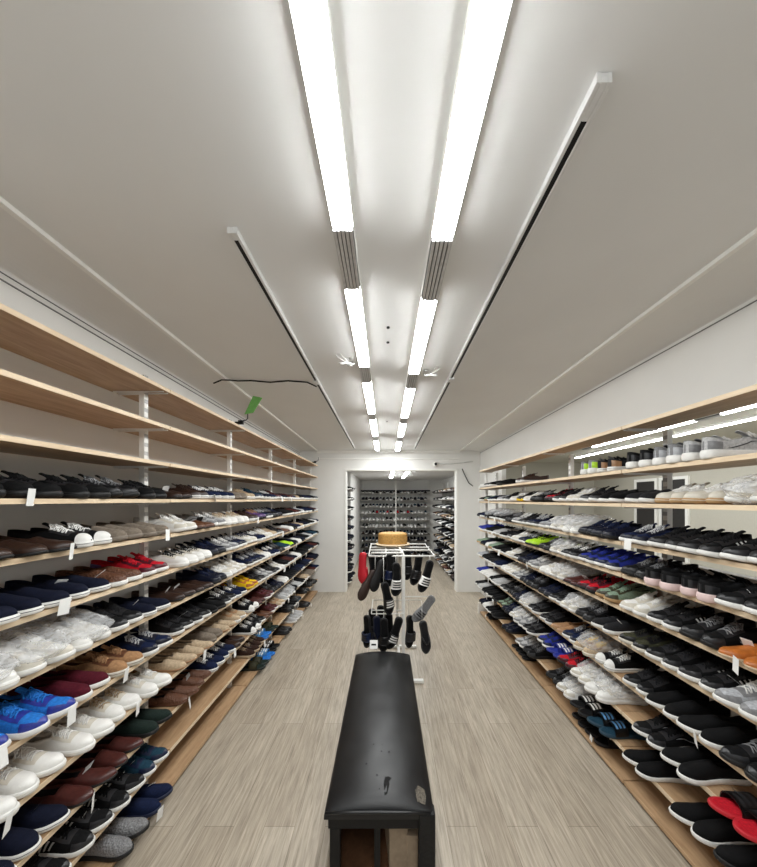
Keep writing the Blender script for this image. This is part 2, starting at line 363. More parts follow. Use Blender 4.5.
# ------------------------------------------------------------------ shelving
LROWS = [2.365, 2.15, 1.935, 1.725, 1.52, 1.31, 1.10, .89, .68, .47, .26, .045]
RROWS = [2.16, 1.90, 1.70, 1.47, 1.28, 1.08, .886, .655, .46, .25, .045]
LF, LBk = -1.262, -1.585
RF, RBk = 1.405, 1.70
LU = [.865, 1.90, 2.932, 3.963, 4.993, 6.02]
RU = [.94, 1.94, 2.94, 3.94, 4.90]
LT_, RT_ = .019, .021
bayname = ['nearest', 'second', 'third', 'fourth', 'fifth']
def slotted_mat(sg):
    if 'slotted' in MATS: return MATS['slotted']
    m, nt, b = nmat('slotted_white_steel'); b.inputs['Roughness'].default_value = .35
    tc = nt.nodes.new('ShaderNodeTexCoord'); sp = nt.nodes.new('ShaderNodeSeparateXYZ'); nt.links.new(tc.outputs['Object'], sp.inputs[0])
    def math_(op, a, bv=None):
        n = nt.nodes.new('ShaderNodeMath'); n.operation = op
        if isinstance(a, (int, float)): n.inputs[0].default_value = a
        else: nt.links.new(a, n.inputs[0])
        if bv is not None: n.inputs[1].default_value = bv
        return n.outputs[0]
    z = math_('GREATER_THAN', math_('FRACT', math_('MULTIPLY', sp.outputs['Z'], 20)), .55)
    g = nt.nodes.new('ShaderNodeMix'); g.data_type = 'RGBA'; g.inputs['A'].default_value = (.80, .79, .75, 1); g.inputs['B'].default_value = (.42, .41, .40, 1)
    geo = nt.nodes.new('ShaderNodeSeparateXYZ'); nt.links.new(tc.outputs['Normal'], geo.inputs[0])
    f = math_('GREATER_THAN', math_('ABSOLUTE', geo.outputs['X']), .9)
    mu = nt.nodes.new('ShaderNodeMath'); mu.operation = 'MULTIPLY'; nt.links.new(z, mu.inputs[0]); nt.links.new(f, mu.inputs[1])
    nt.links.new(mu.outputs[0], g.inputs['Factor']); nt.links.new(g.outputs['Result'], b.inputs['Base Color'])
    MATS['slotted'] = m; return m
def bay(side, i, y0, y1, extra=False):
    left = side == 'left'
    rows = LROWS if left else RROWS; xf, xb = (LF, LBk) if left else (RF, RBk); th = LT_ if left else RT_
    desc = ('pale wood shelving bay on the left wall, ' if left else 'pale wood shelving bay on the right wall, ')+{0: 'nearest the camera', 1: 'second from the camera', 2: 'third from the camera', 3: 'fourth from the camera', 4: 'last before the back room'}[i]
    root = empty('shelving_bay', desc, 'shelving', side+' wall shelving bays', (xb, y0, 0))
    sg = 1 if left else -1           # towards the aisle
    xu = -1.403 if left else 1.665
    D = abs(xf-xb)
    def bx(m, a, b, c, d, e, f):      # a,b distances from back edge towards the aisle
        x0, x1 = sorted((sg*a, sg*b)); m.box(x0, x1, c, d, e, f)
    L = y1-y0
    du = abs(xu-xb); ups = [L-.0185] + ([0.0185] if i == 0 else [])
    top = rows[0]+(.075 if left else -.03)
    for yu in ups:
        m = MB(); bx(m, du-.016, du+.016, yu-.016, yu+.016, .002, top)
        m.build('upright', slotted_mat(sg), root, bevel=.002)
    for k, z in enumerate(rows):
        base = k == len(rows)-1
        if base:
            ext = .0 if left else -.012
            m = MB(); bx(m, 0, D+ext, .004, L-.004, z-.022, z); b = m.build('base_board', M_SHELF, root, bevel=.002)
            m = MB(); bx(m, .01, D-.018+ext, .004, L-.004, .001, z-.0225); m.build('toe_gap_shadow', M_DARK, root)  # black strip paints in the shadow of the gap under the base board
            continue
        m = MB(); bx(m, .10 if (k == 0 and not left) else 0, D-.004, .003, L-.003, z-th, z); b = m.build('shelf_board', M_SHELF, root, bevel=.001)
        m = MB(); bx(m, D-.0038, D, .003, L-.003, z-th, z); m.build('edge_strip', M_EDGE, b)
        for yu in (ups if k < 11 else []):
            
            m = MB(); 
            for s2 in (-1, 1):
                yb_ = yu+s2*.0175
                a0 = .02 if left else (.105 if k == 0 else .03)
                x0, x1 = sg*a0, sg*(D-.012)
                t0 = .014
                m.hexa([(x0, yb_-.0015, z-th-t0), (x1, yb_-.0015, z-th-.007), (x1, yb_+.0015, z-th-.007), (x0, yb_+.0015, z-th-t0),
                        (x0, yb_-.0015, z-th-.0004), (x1, yb_-.0015, z-th-.0004), (x1, yb_+.0015, z-th-.0004), (x0, yb_+.0015, z-th-.0004)] if left else
                       [(x1, yb_-.0015, z-th-.007), (x0, yb_-.0015, z-th-t0), (x0, yb_+.0015, z-th-t0), (x1, yb_+.0015, z-th-.007),
                        (x1, yb_-.0015, z-th-.0004), (x0, yb_-.0015, z-th-.0004), (x0, yb_+.0015, z-th-.0004), (x1, yb_+.0015, z-th-.0004)])
            m.build('bracket', M_WHITE, b)
    return root
for i in range(5): bay('left', i, LU[i], LU[i+1])
for i in range(4): bay('right', i, RU[i], RU[i+1])
m = MB(); m.box(RF-.005, RBk, 4.925, 4.955, 0, .16); m.box(RF+.10, RF+.14, 4.925, 4.955, .16, 2.12)
tag(m.build('end_post', M_WHITE, bevel=.003), 'white post closing the far end of the right shelving', 'post')

# ------------------------------------------------------------------ shoes
def interp(pts, u):
    if u <= pts[0][0]: return pts[0][1]
    for (a, b), (c, d) in zip(pts, pts[1:]):
        if u <= c:
            t = (u-a)/(c-a); t = t*t*(3-2*t)*.5+t*.5
            return b+(d-b)*t
    return pts[-1][1]
def sst(a, b, x):
    t = max(0, min(1, (x-a)/(b-a))); return t*t*(3-2*t)
WP = [(0, .031), (.12, .0325), (.3, .0315), (.45, .0335), (.6, .0395), (.72, .0435), (.84, .042), (.93, .037), (1, .031)]
KIND = {
 'canvas': dict(L=.295, H=[(0, .058), (.45, .066), (.55, .060), (.7, .046), (.85, .037), (1, .033)], C=[(0, .062), (.1, .057), (.28, .043), (.42, .054), (.52, .066)], sole=[(0, .027), (1, .025)], m=.0035, spring=.005, op=(.45, .53), toe=.16),
 'runner': dict(L=.305, H=[(0, .060), (.45, .074), (.55, .067), (.7, .050), (.85, .038), (1, .030)], C=[(0, .066), (.08, .062), (.25, .050), (.4, .060), (.52, .074)], sole=[(0, .038), (.4, .031), (.8, .024), (1, .021)], m=.0045, spring=.015, op=(.44, .52), toe=.18),
 'slip': dict(L=.297, H=[(0, .055), (.4, .062), (.55, .056), (.7, .046), (.85, .038), (1, .030)], C=[(0, .060), (.1, .056), (.25, .046), (.38, .054), (.48, .062)], sole=[(0, .030), (.5, .026), (1, .022)], m=.004, spring=.010, op=(.40, .48), toe=.18),
 'loafer': dict(L=.295, H=[(0, .05), (.45, .055), (.55, .050), (.7, .041), (.85, .032), (1, .026)], C=[(0, .054), (.1, .050), (.3, .040), (.45, .046), (.56, .053)], sole=[(0, .022), (.3, .020), (.4, .013), (1, .012)], m=.002, spring=.009, op=(.50, .57), toe=.17),
}
class Shoe:
    def __init__(s, kind, side):
        s.p = KIND[kind]; s.s = side; s.L = s.p['L']; s.k = .91
    def w(s, u):
        b = interp(WP, u)*s.k
        if u < .09: b *= math.sqrt(max(0, 1-(1-u/.09)**2))
        tl = s.p['toe']
        if u > 1-tl: b *= math.sqrt(max(0, 1-((u-1+tl)/tl)**2))
        return b
    def c(s, u): return s.s*(.006*math.sin(PI*u)-.010*max(0, u-.55)**1.5*2.0)
    def spring(s, u): return s.p['spring']*max(0, (u-.68)/.32)**2
    def top(s, u): return interp(s.p['sole'], u)+s.spring(u)
    def S(s, u, v, closed=False):
        w = s.w(u); a = abs(v); sg = -1 if v < 0 else 1
        H = interp(s.p['H'], u)
        if u > .88: H *= math.sqrt(max(0, 1-((u-.88)/.125)**2))
        ph = a*PI/2
        yc = w*math.sin(ph)**.85; zc = H*math.cos(ph)**.72 if ph < PI/2-1e-6 else 0
        o = 0 if closed else 1-sst(*s.p['op'], u)
        if o > 0:
            Hc = interp(s.p['C'], u); vc = .45
            if a >= vc:
                k = (1-a)/(1-vc); yo = w*(1+.06*math.sin(PI*k)-.20*k*k); zo = Hc*k**.92
            else:
                mm = (vc-a)/vc; yo = w*.80*(1-mm)**.9; zo = Hc*(1-.93*min(1, mm/.42)**.75)
            yc = yc*(1-o)+yo*o; zc = zc*(1-o)+zo*o
        return Vector((s.L*(u-.5), s.c(u)+sg*yc, s.top(u)-.004+zc))
    def N(s, u, v, closed=False):
        e = .004; u0, u1 = max(0, u-e), min(1, u+e); v0, v1 = max(-1, v-.02), min(1, v+.02)
        n = (s.S(u1, v, closed)-s.S(u0, v, closed)).cross(s.S(u, v1, closed)-s.S(u, v0, closed))
        if n.length < 1e-9: return Vector((1, 0, .3)).normalized()
        n.normalize()
        if n.z < 0 or (abs(n.z) < .1 and n.y*(1 if v > 0 else -1) < 0): n = -n if n.y*(1 if v >= 0 else -1) < 0 or n.z < -.2 else n
        return n
    def grid(s, nu, nv):
        us = [(1-math.cos(PI*i/nu))/2 for i in range(nu+1)]
        if nu > 20: us = [0.0, .004]+us[2:-2]+[.993, 1.0]
        vs = [-1+2*j/nv for j in range(nv+1)]
        return us, vs
    def upper(s, nu=30, nv=20):
        us, vs = s.grid(nu, nv)
        P = [[s.S(u, v) for v in vs] for u in us]
        up = MB(); li = MB(); n = len(vs)
        V = [q for r in P for q in r]; fu = []; fl = []
        for i in range(len(us)-1):
            for j in range(nv):
                f = (i*n+j, i*n+j+1, (i+1)*n+j+1, (i+1)*n+j)[::-1]
                um = (us[i]+us[i+1])/2; vm = abs(vs[j]+vs[j+1])/2
                (fl if um < s.p['op'][1]-.015 and vm < .40 else fu).append(f)
        def sub(fs):
            idx = {}; vv = []; ff = []
            for f in fs:
                g = []
                for k in f:
                    if k not in idx: idx[k] = len(vv); vv.append(V[k])
                    g.append(idx[k])
                ff.append(tuple(g))
            b = MB(); b.add(vv, ff); return b
        return sub(fu), sub(fl)
    def ring(s, n, m, zf):
        pts = []
        h = n//2
        for i in range(n):
            if i < h: u = (1-math.cos(PI*i/h))/2; sg = 1
            else: u = (1-math.cos(PI*(n-i)/h))/2; sg = -1
            w = s.w(u); x = s.L*(u-.5)*(1+2*m/s.L); y = s.c(u)+sg*(w+m*min(1, w/.012))
            pts.append((x, y, zf(u)))
        return pts
    def sole(s, n=44, lv=5):
        mg = s.p['m']; b = MB()
        T = s.top
        prof = [(mg-.005, 0.0), (mg-.001, .18), (mg+.0005, .5), (mg, .85), (mg-.002, 1.0), (-.006, 1.0)]
        if lv < 4: prof = [(mg-.002, 0.0), (mg, .5), (mg-.001, 1.0)]
        vs = []; fs = []
        for m_, f in prof:
            vs += s.ring(n, m_, lambda u: s.spring(u)+f*(T(u)-s.spring(u)))
        for i in range(len(prof)-1):
            for k in range(n):
                l = (k+1) % n; fs.append((i*n+k, (i+1)*n+k, (i+1)*n+l, i*n+l))
        h = n//2
        def cap(o, flip):
            for i in range(h):
                a, b2, c, d = o+i, o+i+1, o+(n-i-1) % n, o+(n-i) % n
                f = [a, b2, c, d]; g = []
                for q in f:
                    if q not in g: g.append(q)
                if len(g) > 2: fs.append(tuple(g[::-1] if flip else g))
        cap(0, False); cap((len(prof)-1)*n, True)
        b.add(vs, fs); return b
    def eyestay(s):
        b = MB(); V = []; fs = []; nu, nv = 10, 14
        u0 = s.p['op'][1]-.03
        for i in range(nu+1):
            for j in range(nv+1):
                u = u0+(.775-u0)*i/nu; v = -.56+1.12*j/nv
                V.append(s.S(u, v, True)+s.N(u, v, True)*.0014)
        n = nv+1
        for i in range(nu):
            for j in range(nv):
                if 4 <= j <= 9 and i < 7: continue
                fs.append((i*n+j, i*n+j+1, (i+1)*n+j+1, (i+1)*n+j)[::-1])
        b.add(V, fs); return b
    def patch(s, u0, u1, v0, v1, nu, nv, off, closed=False, slant=0, mb=None, skip=0):
        b = mb or MB(); vs = []; fs = []
        for i in range(nu+1):
            for j in range(nv+1):
                v = v0+(v1-v0)*j/nv; u = u0+(u1-u0)*i/nu+slant*(j/nv); u = min(.999, max(0, u))
                vs.append(s.S(u, v, closed)+s.N(u, v, closed)*off)
        n = nv+1
        for i in range(nu):
            for j in range(nv):
                vm = abs(v0+(v1-v0)*(j+.5)/nv); um = u0+(u1-u0)*(i+.5)/nu
                if skip and vm < skip and um < .94: continue
                fs.append((i*n+j, i*n+j+1, (i+1)*n+j+1, (i+1)*n+j)[::-1])
        b.add(vs, fs); return b
    def tongue(s):
        b = MB(); us = [.40+.26*i/8 for i in range(9)]; vs = [-.24+.48*j/6 for j in range(7)]; V = []; n = 7
        for lay in (0, 1):
            for u in us:
                for v in vs:
                    q = s.S(u, v, True)+Vector((0, 0, .0015+.0035*lay)); q.z += max(0, (.5-u))*.14; V.append(q)
        fs = []; o = 9*n
        for i in range(8):
            for j in range(6):
                f = (i*n+j, i*n+j+1, (i+1)*n+j+1, (i+1)*n+j); fs.append(f); fs.append(tuple(k+o for k in f[::-1]))
        rim = [(i*n, (i+1)*n) for i in range(8)]+[((i+1)*n+6, i*n+6) for i in range(8)]+[(j+1, j) for j in range(6)]+[(8*n+j, 8*n+j+1) for j in range(6)]
        for a, c in rim: fs.append((a, a+o, c+o, c))
        b.add(V, fs); return b
    def laces(s, nb=5):
        b = MB(); u0, u1 = s.p['op'][1]-.01, .715
        def pt(u, v, h): return s.S(u, v, True)+Vector((0, 0, h))
        for k in range(nb):
            u = u0+(u1-u0)*k/(nb-1); vv = .40-.05*k/nb; un = u-(u1-u0)/(nb-1)*.8
            for sg in (-1, 1):
                if k == 0:
                    b.tube([pt(u, sg*vv, .002), pt(u-.01, sg*vv*.4, .008), pt(u-.005, 0, .010)], .0028, 5)
                else:
                    b.tube([pt(u, sg*vv, .001), pt(u-.012, sg*vv*.5, .006), pt(un, -sg*vv*.3, .007), pt(un, -sg*vv, .001)], .0026, 5)
        for sg in (-1, 1):
            b.tube([pt(u0, 0, .011), pt(u0-.02, sg*.3, .018), pt(u0+.03, sg*.55, .012), pt(u0+.05, sg*.35, .009), pt(u0+.005, 0, .011)], .0024, 5)
            b.tube([pt(u0, 0, .011), pt(u0+.05, sg*.2, .012), pt(u0+.1, sg*.45, .008)], .0022, 5)
        return b
MESH = {}
def proto(kind, side, opts):
    key = (kind, side, opts)
    if key in MESH: return MESH[key]
    s = Shoe(kind, side); parts = []
    parts.append(('sole', s.sole().mesh('sole', True), 'sole'))
    up, li = s.upper()
    parts.append(('upper', up.mesh('upper', True), 'upper')); parts.append(('lining', li.mesh('lining', True), 'lining'))
    if kind in ('canvas', 'runner'):
        parts.append(('tongue', s.tongue().mesh('tongue', True), 'upper'))
        parts.append(('laces', s.laces().mesh('laces', True), 'lace'))
        parts.append(('eyestay', s.eyestay().mesh('eyestay', True), 'overlay'))
        if kind == 'runner':
            parts.append(('mudguard', s.patch(.80, 1, -.98, .98, 8, 18, .0013, skip=.52).mesh('mudguard', True), 'overlay'))
            for sg in (-1, 1): parts.append(('heel_counter', s.patch(.0, .17, sg*.98, sg*.66, 6, 4, .0013).mesh('heel_counter', True), 'overlay'))
    if 'fox' in opts or kind == 'canvas':
        b = MB(); b.tube(s.ring(44, s.p['m']+.0006, lambda u: s.spring(u)+.62*(s.top(u)-s.spring(u))), .0011, 4, closed=True)
        parts.append(('foxing_stripe', b.mesh('foxing_stripe', True), 'overlay'))
    if 'cap' in opts: parts.append(('toe_cap', s.patch(.865, 1, -.97, .97, 6, 14, .0016).mesh('toe_cap', True), 'sole'))
    if 'stripes' in opts:
        b = MB()
        for sg in (-1, 1):
            for k in range(3): s.patch(.40+.06*k, .425+.06*k, sg*.93, sg*.60, 2, 6, .0018, slant=.05, mb=b)
        parts.append(('side_stripes', b.mesh('side_stripes', False), 'accent'))
    if 'swoop' in opts:
        b = MB()
        for sg in (-1, 1): s.patch(.22, .27, sg*.90, sg*.62, 2, 8, .0018, slant=.36, mb=b)
        parts.append(('side_stripe', b.mesh('side_stripe', False), 'accent'))
    if 'panel' in opts:
        for sg in (-1, 1): parts.append(('heel_panel', s.patch(.03, .20, sg*.97, sg*.62, 5, 4, .0022).mesh('heel_panel', True), 'accent'))
    if kind == 'loafer':
        b = s.patch(.56, .64, -.97, .97, 4, 16, .0022)
        parts.append(('strap', b.mesh('strap', True), 'upper'))
    MESH[key] = parts; return parts
def slide_proto(side, style):
    key = (style, side)
    if key in MESH: return MESH[key]
    s = Shoe('slip', side); s.k = 1.0; s.p = dict(s.p); s.p['sole'] = [(0, .030), (.5, .024), (1, .020)]; s.p['H'] = [(0, .05), (.5, .055), (.7, .048), (1, .035)]; s.p['spring'] = .008
    parts = []
    b = s.sole(); parts.append(('footbed', b.mesh('footbed', True), 'sole'))
    b = MB()
    ring = s.ring(36, -.006, lambda u: s.top(u)+.0012); h = 18
    fs = []
    for i in range(h):
        g = []
        for q in (i, i+1, (36-i-1) % 36, (36-i) % 36):
            if q not in g: g.append(q)
        if len(g) > 2: fs.append(tuple(g[::-1]))
    b.add(ring, fs); parts.append(('insole', b.mesh('insole', False), 'lining'))
    b = MB()
    if style == 'slide':
        V = []; nu, nv = 6, 16
        for off in (.004, -.0005):
            for i in range(nu+1):
                for j in range(nv+1):
                    u = .50+.27*i/nu; v = -1+2*j/nv; q = s.S(u, v, True); q.y = s.c(u)+(q.y-s.c(u))*1.06; V.append(q+s.N(u, v, True)*off)
        n = nv+1; o = (nu+1)*n; fs = []
        for i in range(nu):
            for j in range(nv):
                f = (i*n+j, i*n+j+1, (i+1)*n+j+1, (i+1)*n+j); fs.append(f[::-1]); fs.append(tuple(k+o for k in f))
        for i, k in ((0, 0), (nu, 0)):
            for j in range(nv): fs.append((i*n+j, i*n+j+1, i*n+j+1+o, i*n+j+o))
        b.add(V, fs); parts.append(('strap', b.mesh('strap', True), 'upper'))
        b = MB()
        for k in range(3): s.patch(.54+.075*k, .58+.075*k, -.62, .62, 2, 12, .0052, True, mb=b)
        parts.append(('strap_stripes', b.mesh('strap_stripes', True), 'accent'))
    else:
        for sg in (-1, 1):
            b.tube([(s.L*.23, s.c(.73), s.top(.7)), (s.L*.20, s.c(.7)+sg*.006, s.top(.7)+.022), (s.L*.08, s.c(.58)+sg*.026, s.top(.58)+.028), (s.L*-.04, s.c(.46)+sg*.034, s.top(.46))], [.005, .006, .008, .006], 7)
        parts.append(('thong', b.mesh('thong', True), 'upper'))
    MESH[key] = parts; return parts

PAL = {  # linear colours
 'black': (.0045, .0045, .005), 'charcoal': (.017, .017, .019), 'navy': (.006, .012, .042), 'dark-navy': (.004, .006, .018), 'white': (.78, .77, .74), 'grey': (.20, .20, .205), 'light-grey': (.46, .46, .46),
 'silver': (.40, .41, .43), 'brown': (.115, .045, .022), 'dark-brown': (.032, .015, .010), 'tan': (.36, .20, .10), 'beige': (.48, .37, .25), 'taupe': (.20, .165, .13), 'burgundy': (.075, .006, .014),
 'maroon': (.065, .016, .013), 'red': (.50, .010, .022), 'blue': (.02, .17, .56), 'royal-blue': (.022, .035, .27), 'teal': (.012, .045, .075), 'olive': (.045, .045, .025), 'dark-green': (.012, .022, .018),
 'yellow': (.75, .50, .01), 'lime': (.45, .75, .03), 'orange': (.42, .125, .022), 'sage': (.22, .30, .22), 'gum': (.42, .26, .12), 'off-white': (.62, .58, .50), 'pink': (.72, .55, .53), 'purple': (.10, .05, .16), 'sky-blue': (.12, .32, .60)}
def fabric(c): return simple('fabric_'+c.replace('-', '_'), PAL[c], .8, var=.05 if PAL[c][0] > .5 else .22, scale=120, bump=.35, bscale=500, spec=.18)
def leather(c): return simple('leather_'+c.replace('-', '_'), PAL[c], .38, var=.03 if PAL[c][0] > .5 else .2, scale=60, bump=.2, bscale=160)
def woven(c): return simple('woven_'+c.replace('-', '_'), PAL[c], .5, var=.3, scale=200, bump=1.0, bscale=110, bkind='voronoi')
def rubber(c): return simple('rubber_'+c.replace('-', '_'), PAL[c], .55, var=.05, scale=60)
def suede(c): return simple('suede_'+c.replace('-', '_'), PAL[c], .9, var=.2, scale=90, bump=.3, bscale=400, spec=.15)
NAMES = {'canvas': ('lace_up_sneaker', 'canvas sneaker', 'sneaker'), 'runner': ('running_shoe', 'running shoe', 'running shoe'), 'slip': ('slip_on_shoe', 'slip-on shoe', 'slip-on shoe'), 'loafer': ('loafer', 'loafer', 'loafer'), 'slide': ('slide_sandal', 'slide sandal', 'sandal'), 'thong': ('flip_flop', 'flip-flop', 'sandal')}
# style: kind, upper, sole, lace, accent, options, surface
def ST(kind, up, sole, lace=None, acc=None, opts='', surf=None):
    return dict(kind=kind, up=up, sole=sole, lace=lace or up, acc=acc or sole, opts=tuple(opts.split()), surf=surf or {'canvas': 'fabric', 'runner': 'fabric', 'slip': 'fabric', 'loafer': 'leather', 'slide': 'leather', 'thong': 'leather'}[kind])
SURF = dict(fabric=fabric, leather=leather, woven=woven, suede=suede)
OVER = {'black': 'charcoal', 'navy': 'dark-navy', 'grey': 'silver', 'light-grey': 'grey', 'white': 'off-white', 'off-white': 'white', 'blue': 'royal-blue', 'red': 'burgundy', 'royal-blue': 'navy', 'silver': 'grey', 'sage': 'olive', 'teal': 'navy', 'olive': 'black', 'tan': 'brown', 'beige': 'tan', 'maroon': 'burgundy', 'yellow': 'orange'}
def smat(st, role):
    if role == 'sole': return rubber(st['sole'])
    if role == 'upper': return SURF[st['surf']](st['up'])
    if role == 'lace': return fabric(st['lace'])
    if role == 'accent': return leather(st['acc'])
    if role == 'overlay': return leather(OVER.get(st['up'], st['up']))
    lin = {'white': 'light-grey', 'black': 'charcoal', 'beige': 'taupe', 'tan': 'brown'}.get(st['up'], 'charcoal')
    if st['kind'] in ('slide', 'thong'): lin = st['sole']
    return fabric(lin)
m = MB(); m.box(-.019, .019, -.0004, .0004, -.062, 0); TAGM = m.mesh('price_tag', False, (M_TAG,))
m = MB(); m.box(-.022, .022, -.0004, .0004, -.066, 0); TAGK = m.mesh('hang_tag', False, (M_DARK,))
def make_shoe(st, side, loc, rz, label, group, tagk=None, rot=None, parent=None):
    nm, word, cat = NAMES[st['kind']]
    root = empty(nm, label, cat, group, loc, rz)
    if rot: root.rotation_euler = rot
    P = slide_proto(side, st['kind']) if st['kind'] in ('slide', 'thong') else proto(st['kind'], side, st['opts'])
    for pn, me, role in P:
        o = bpy.data.objects.new(pn, me); COL.objects.link(o); o.parent = root
        mt = smat(st, role)
        if not me.materials: me.materials.append(mt)
        o.material_slots[0].link = 'OBJECT'; o.material_slots[0].material = mt
    if tagk:
        o = bpy.data.objects.new('price_tag', TAGM if tagk != 'k' else TAGK); COL.objects.link(o); o.parent = root
        o.location = (.055, .0, .080); o.rotation_euler = (.75+random.uniform(-.2, .2), random.uniform(-.3, .3), random.uniform(.9, 2.2)) if tagk != 'h' else (.2, 0, PI/2)
        if tagk == 'h': o.location = (KIND.get(st['kind'], KIND['slip'])['L']/2+.010, -.02, .035); o.rotation_euler = (random.uniform(-.15, .15), random.uniform(.0, .12), PI/2+random.uniform(-.5, .5))
    return root
# ---- low detail shoe for the far stuff mesh
LOW = {}
def low_shoe(kind, side):
    k = (kind, side)
    if k not in LOW:
        if kind in ('slide', 'thong'): kind = 'slip'
        s = Shoe(kind, side); so = s.sole(18, 3)
        up, li = s.upper(10, 8)
        LOW[k] = (so, up, li)
    return LOW[k]

# ---- style codes
C = {
 'bk': ST('runner', 'black', 'black', 'grey'), 'bkT': ST('canvas', 'black', 'black', 'black'), 'bkw': ST('runner', 'black', 'white', 'charcoal', 'charcoal'), 'bkws': ST('runner', 'black', 'white', 'black', 'white', 'stripes'),
 'bkwl': ST('runner', 'black', 'white', 'white', 'white', 'swoop'), 'cv': ST('canvas', 'black', 'white', 'white', 'white', 'cap'), 'cvn': ST('canvas', 'navy', 'white', 'white', 'white'), 'nvc': ST('canvas', 'navy', 'white', 'white'),
 'nvr': ST('runner', 'navy', 'white', 'light-grey'), 'nvk': ST('runner', 'dark-navy', 'black', 'navy'), 'nvs': ST('slip', 'dark-navy', 'white', opts='fox'), 'nvsl': ST('slip', 'navy', 'navy'), 'bks': ST('slip', 'black', 'white'), 'bkk': ST('slip', 'black', 'black'),
 'chs': ST('slip', 'charcoal', 'white'), 'tps': ST('slip', 'taupe', 'taupe', surf='suede'), 'gys': ST('slip', 'grey', 'black', surf='woven'), 'gyk': ST('runner', 'grey', 'white', 'black', 'black', 'swoop'), 'gyw': ST('runner', 'light-grey', 'white', 'white', 'black', 'swoop'),
 'slv': ST('runner', 'silver', 'white', 'white', 'black', 'stripes'), 'wh': ST('canvas', 'white', 'white', 'white', 'white', '', 'leather'), 'whc': ST('canvas', 'white', 'white', 'beige', 'white'), 'whg': ST('canvas', 'off-white', 'gum', 'white', 'white', 'panel', 'leather'),
 'whr': ST('runner', 'white', 'white', 'white', 'light-grey', 'swoop'), 'whs': ST('canvas', 'white', 'white', 'black', 'black', 'panel', 'leather'), 'whn': ST('runner', 'white', 'white', 'navy', 'navy', 'panel'), 'whp': ST('runner', 'off-white', 'white', 'white', 'pink', 'panel'),
 'dbl': ST('loafer', 'dark-brown', 'black'), 'brl': ST('loafer', 'brown', 'dark-brown'), 'brw': ST('slip', 'brown', 'white', surf='woven'), 'brwl': ST('loafer', 'brown', 'brown', surf='woven'), 'mal': ST('loafer', 'maroon', 'black'), 'orl': ST('loafer', 'orange', 'beige'),
 'tnl': ST('loafer', 'tan', 'gum'), 'bel': ST('loafer', 'beige', 'tan', surf='suede'), 'tnc': ST('canvas', 'tan', 'off-white', 'tan', surf='suede'), 'bec': ST('canvas', 'beige', 'white', 'beige'), 'dbc': ST('canvas', 'dark-brown', 'white', 'dark-brown', surf='leather'),
 'bgs': ST('slip', 'burgundy', 'white'), 'rdr': ST('runner', 'red', 'white', 'red', 'purple', 'panel'), 'rdk': ST('runner', 'red', 'black', 'black'), 'mar': ST('runner', 'maroon', 'white', 'maroon'), 'blr': ST('runner', 'blue', 'white', 'blue', 'lime', 'panel'),
 'ryr': ST('runner', 'royal-blue', 'white', 'royal-blue'), 'tlr': ST('runner', 'teal', 'white', 'teal'), 'tls': ST('slip', 'teal', 'white'), 'olr': ST('runner', 'olive', 'off-white', 'black'), 'dgs': ST('slip', 'dark-green', 'black'), 'sgr': ST('runner', 'sage', 'gum', 'sage'),
 'yer': ST('runner', 'yellow', 'yellow', 'yellow'), 'lmr': ST('runner', 'lime', 'black', 'black'), 'puk': ST('runner', 'purple', 'black', 'tan'), 'bky': ST('runner', 'black', 'yellow', 'black'), 'slt': ST('runner', 'black', 'white', 'black', 'silver', 'swoop'),
 'rsl': ST('slide', 'black', 'red', None, 'charcoal'), 'bsl': ST('slide', 'black', 'teal', None, 'sky-blue'), 'ksl': ST('slide', 'black', 'black', None, 'white'), 'skl': ST('slide', 'sky-blue', 'blue', None, 'white'), 'osl': ST('slide', 'olive', 'dark-green', None, 'olive'), 'rth': ST('thong', 'red', 'red'), 'kth': ST('thong', 'black', 'black'),
 'rwl': ST('slide', 'royal-blue', 'royal-blue', None, 'white'), 'bot': ST('runner', 'black', 'black', 'black', 'tan', 'panel'), 'btn': ST('canvas', 'charcoal', 'white', 'black', 'tan', 'panel'), 'pkw': ST('runner', 'black', 'pink', 'black', 'black'), 'grn': ST('runner', 'grey', 'white', 'black', 'lime', 'panel'),
 'oly': ST('canvas', 'beige', 'off-white', 'yellow'), 'blg': ST('canvas', 'dark-brown', 'beige', 'beige'),
}
# tokens: code, optional suffix  't' tag, 'h' heel outward, 'B' bagged, '_' gap (one pair), 'single gap' '.'
# rows listed bay by bay; each bay string filled from its near end; missing bays are filled from the palette
LSEQ = {
 3: ['bkT bkT bk bkT', 'dbl dbc cvn nvc.t', None, None, None],
 4: ['dbl cv tps tps', 'whr.t brl gyw whc', 'dbc puk nvr bk', None, None],
 5: ['nvs nvs.t brw rdr', 'whs whs.t nvk gyw', 'whn nvc whr bec', None, None],
 6: ['whr.B wh.B bkw nvs.t', 'dbl.t dbl nvk whp.t', 'nvr nvr whc nvc', None, None],
 7: ['blr bgs tnc nvr', 'bkw bkw bkk bkwl', 'yer bkw gyw bkw', None, None],
 8: ['wh.t wh whc.t wh', 'bel bel tps bel', 'cv mal mar bk', None, None],
 9: ['nvs mal mal dgs', 'brwl brwl.t nvc nvc', 'cv bkwl brl mar', None, None],
 10: ['bkws.t bkws bkws tlr.t', '_ _ _ _', 'blg blg skl osl', None, None],
 11: ['_ _ gys nvsl', '_ _ _ _', '_ osl skl ksl', None, None]}
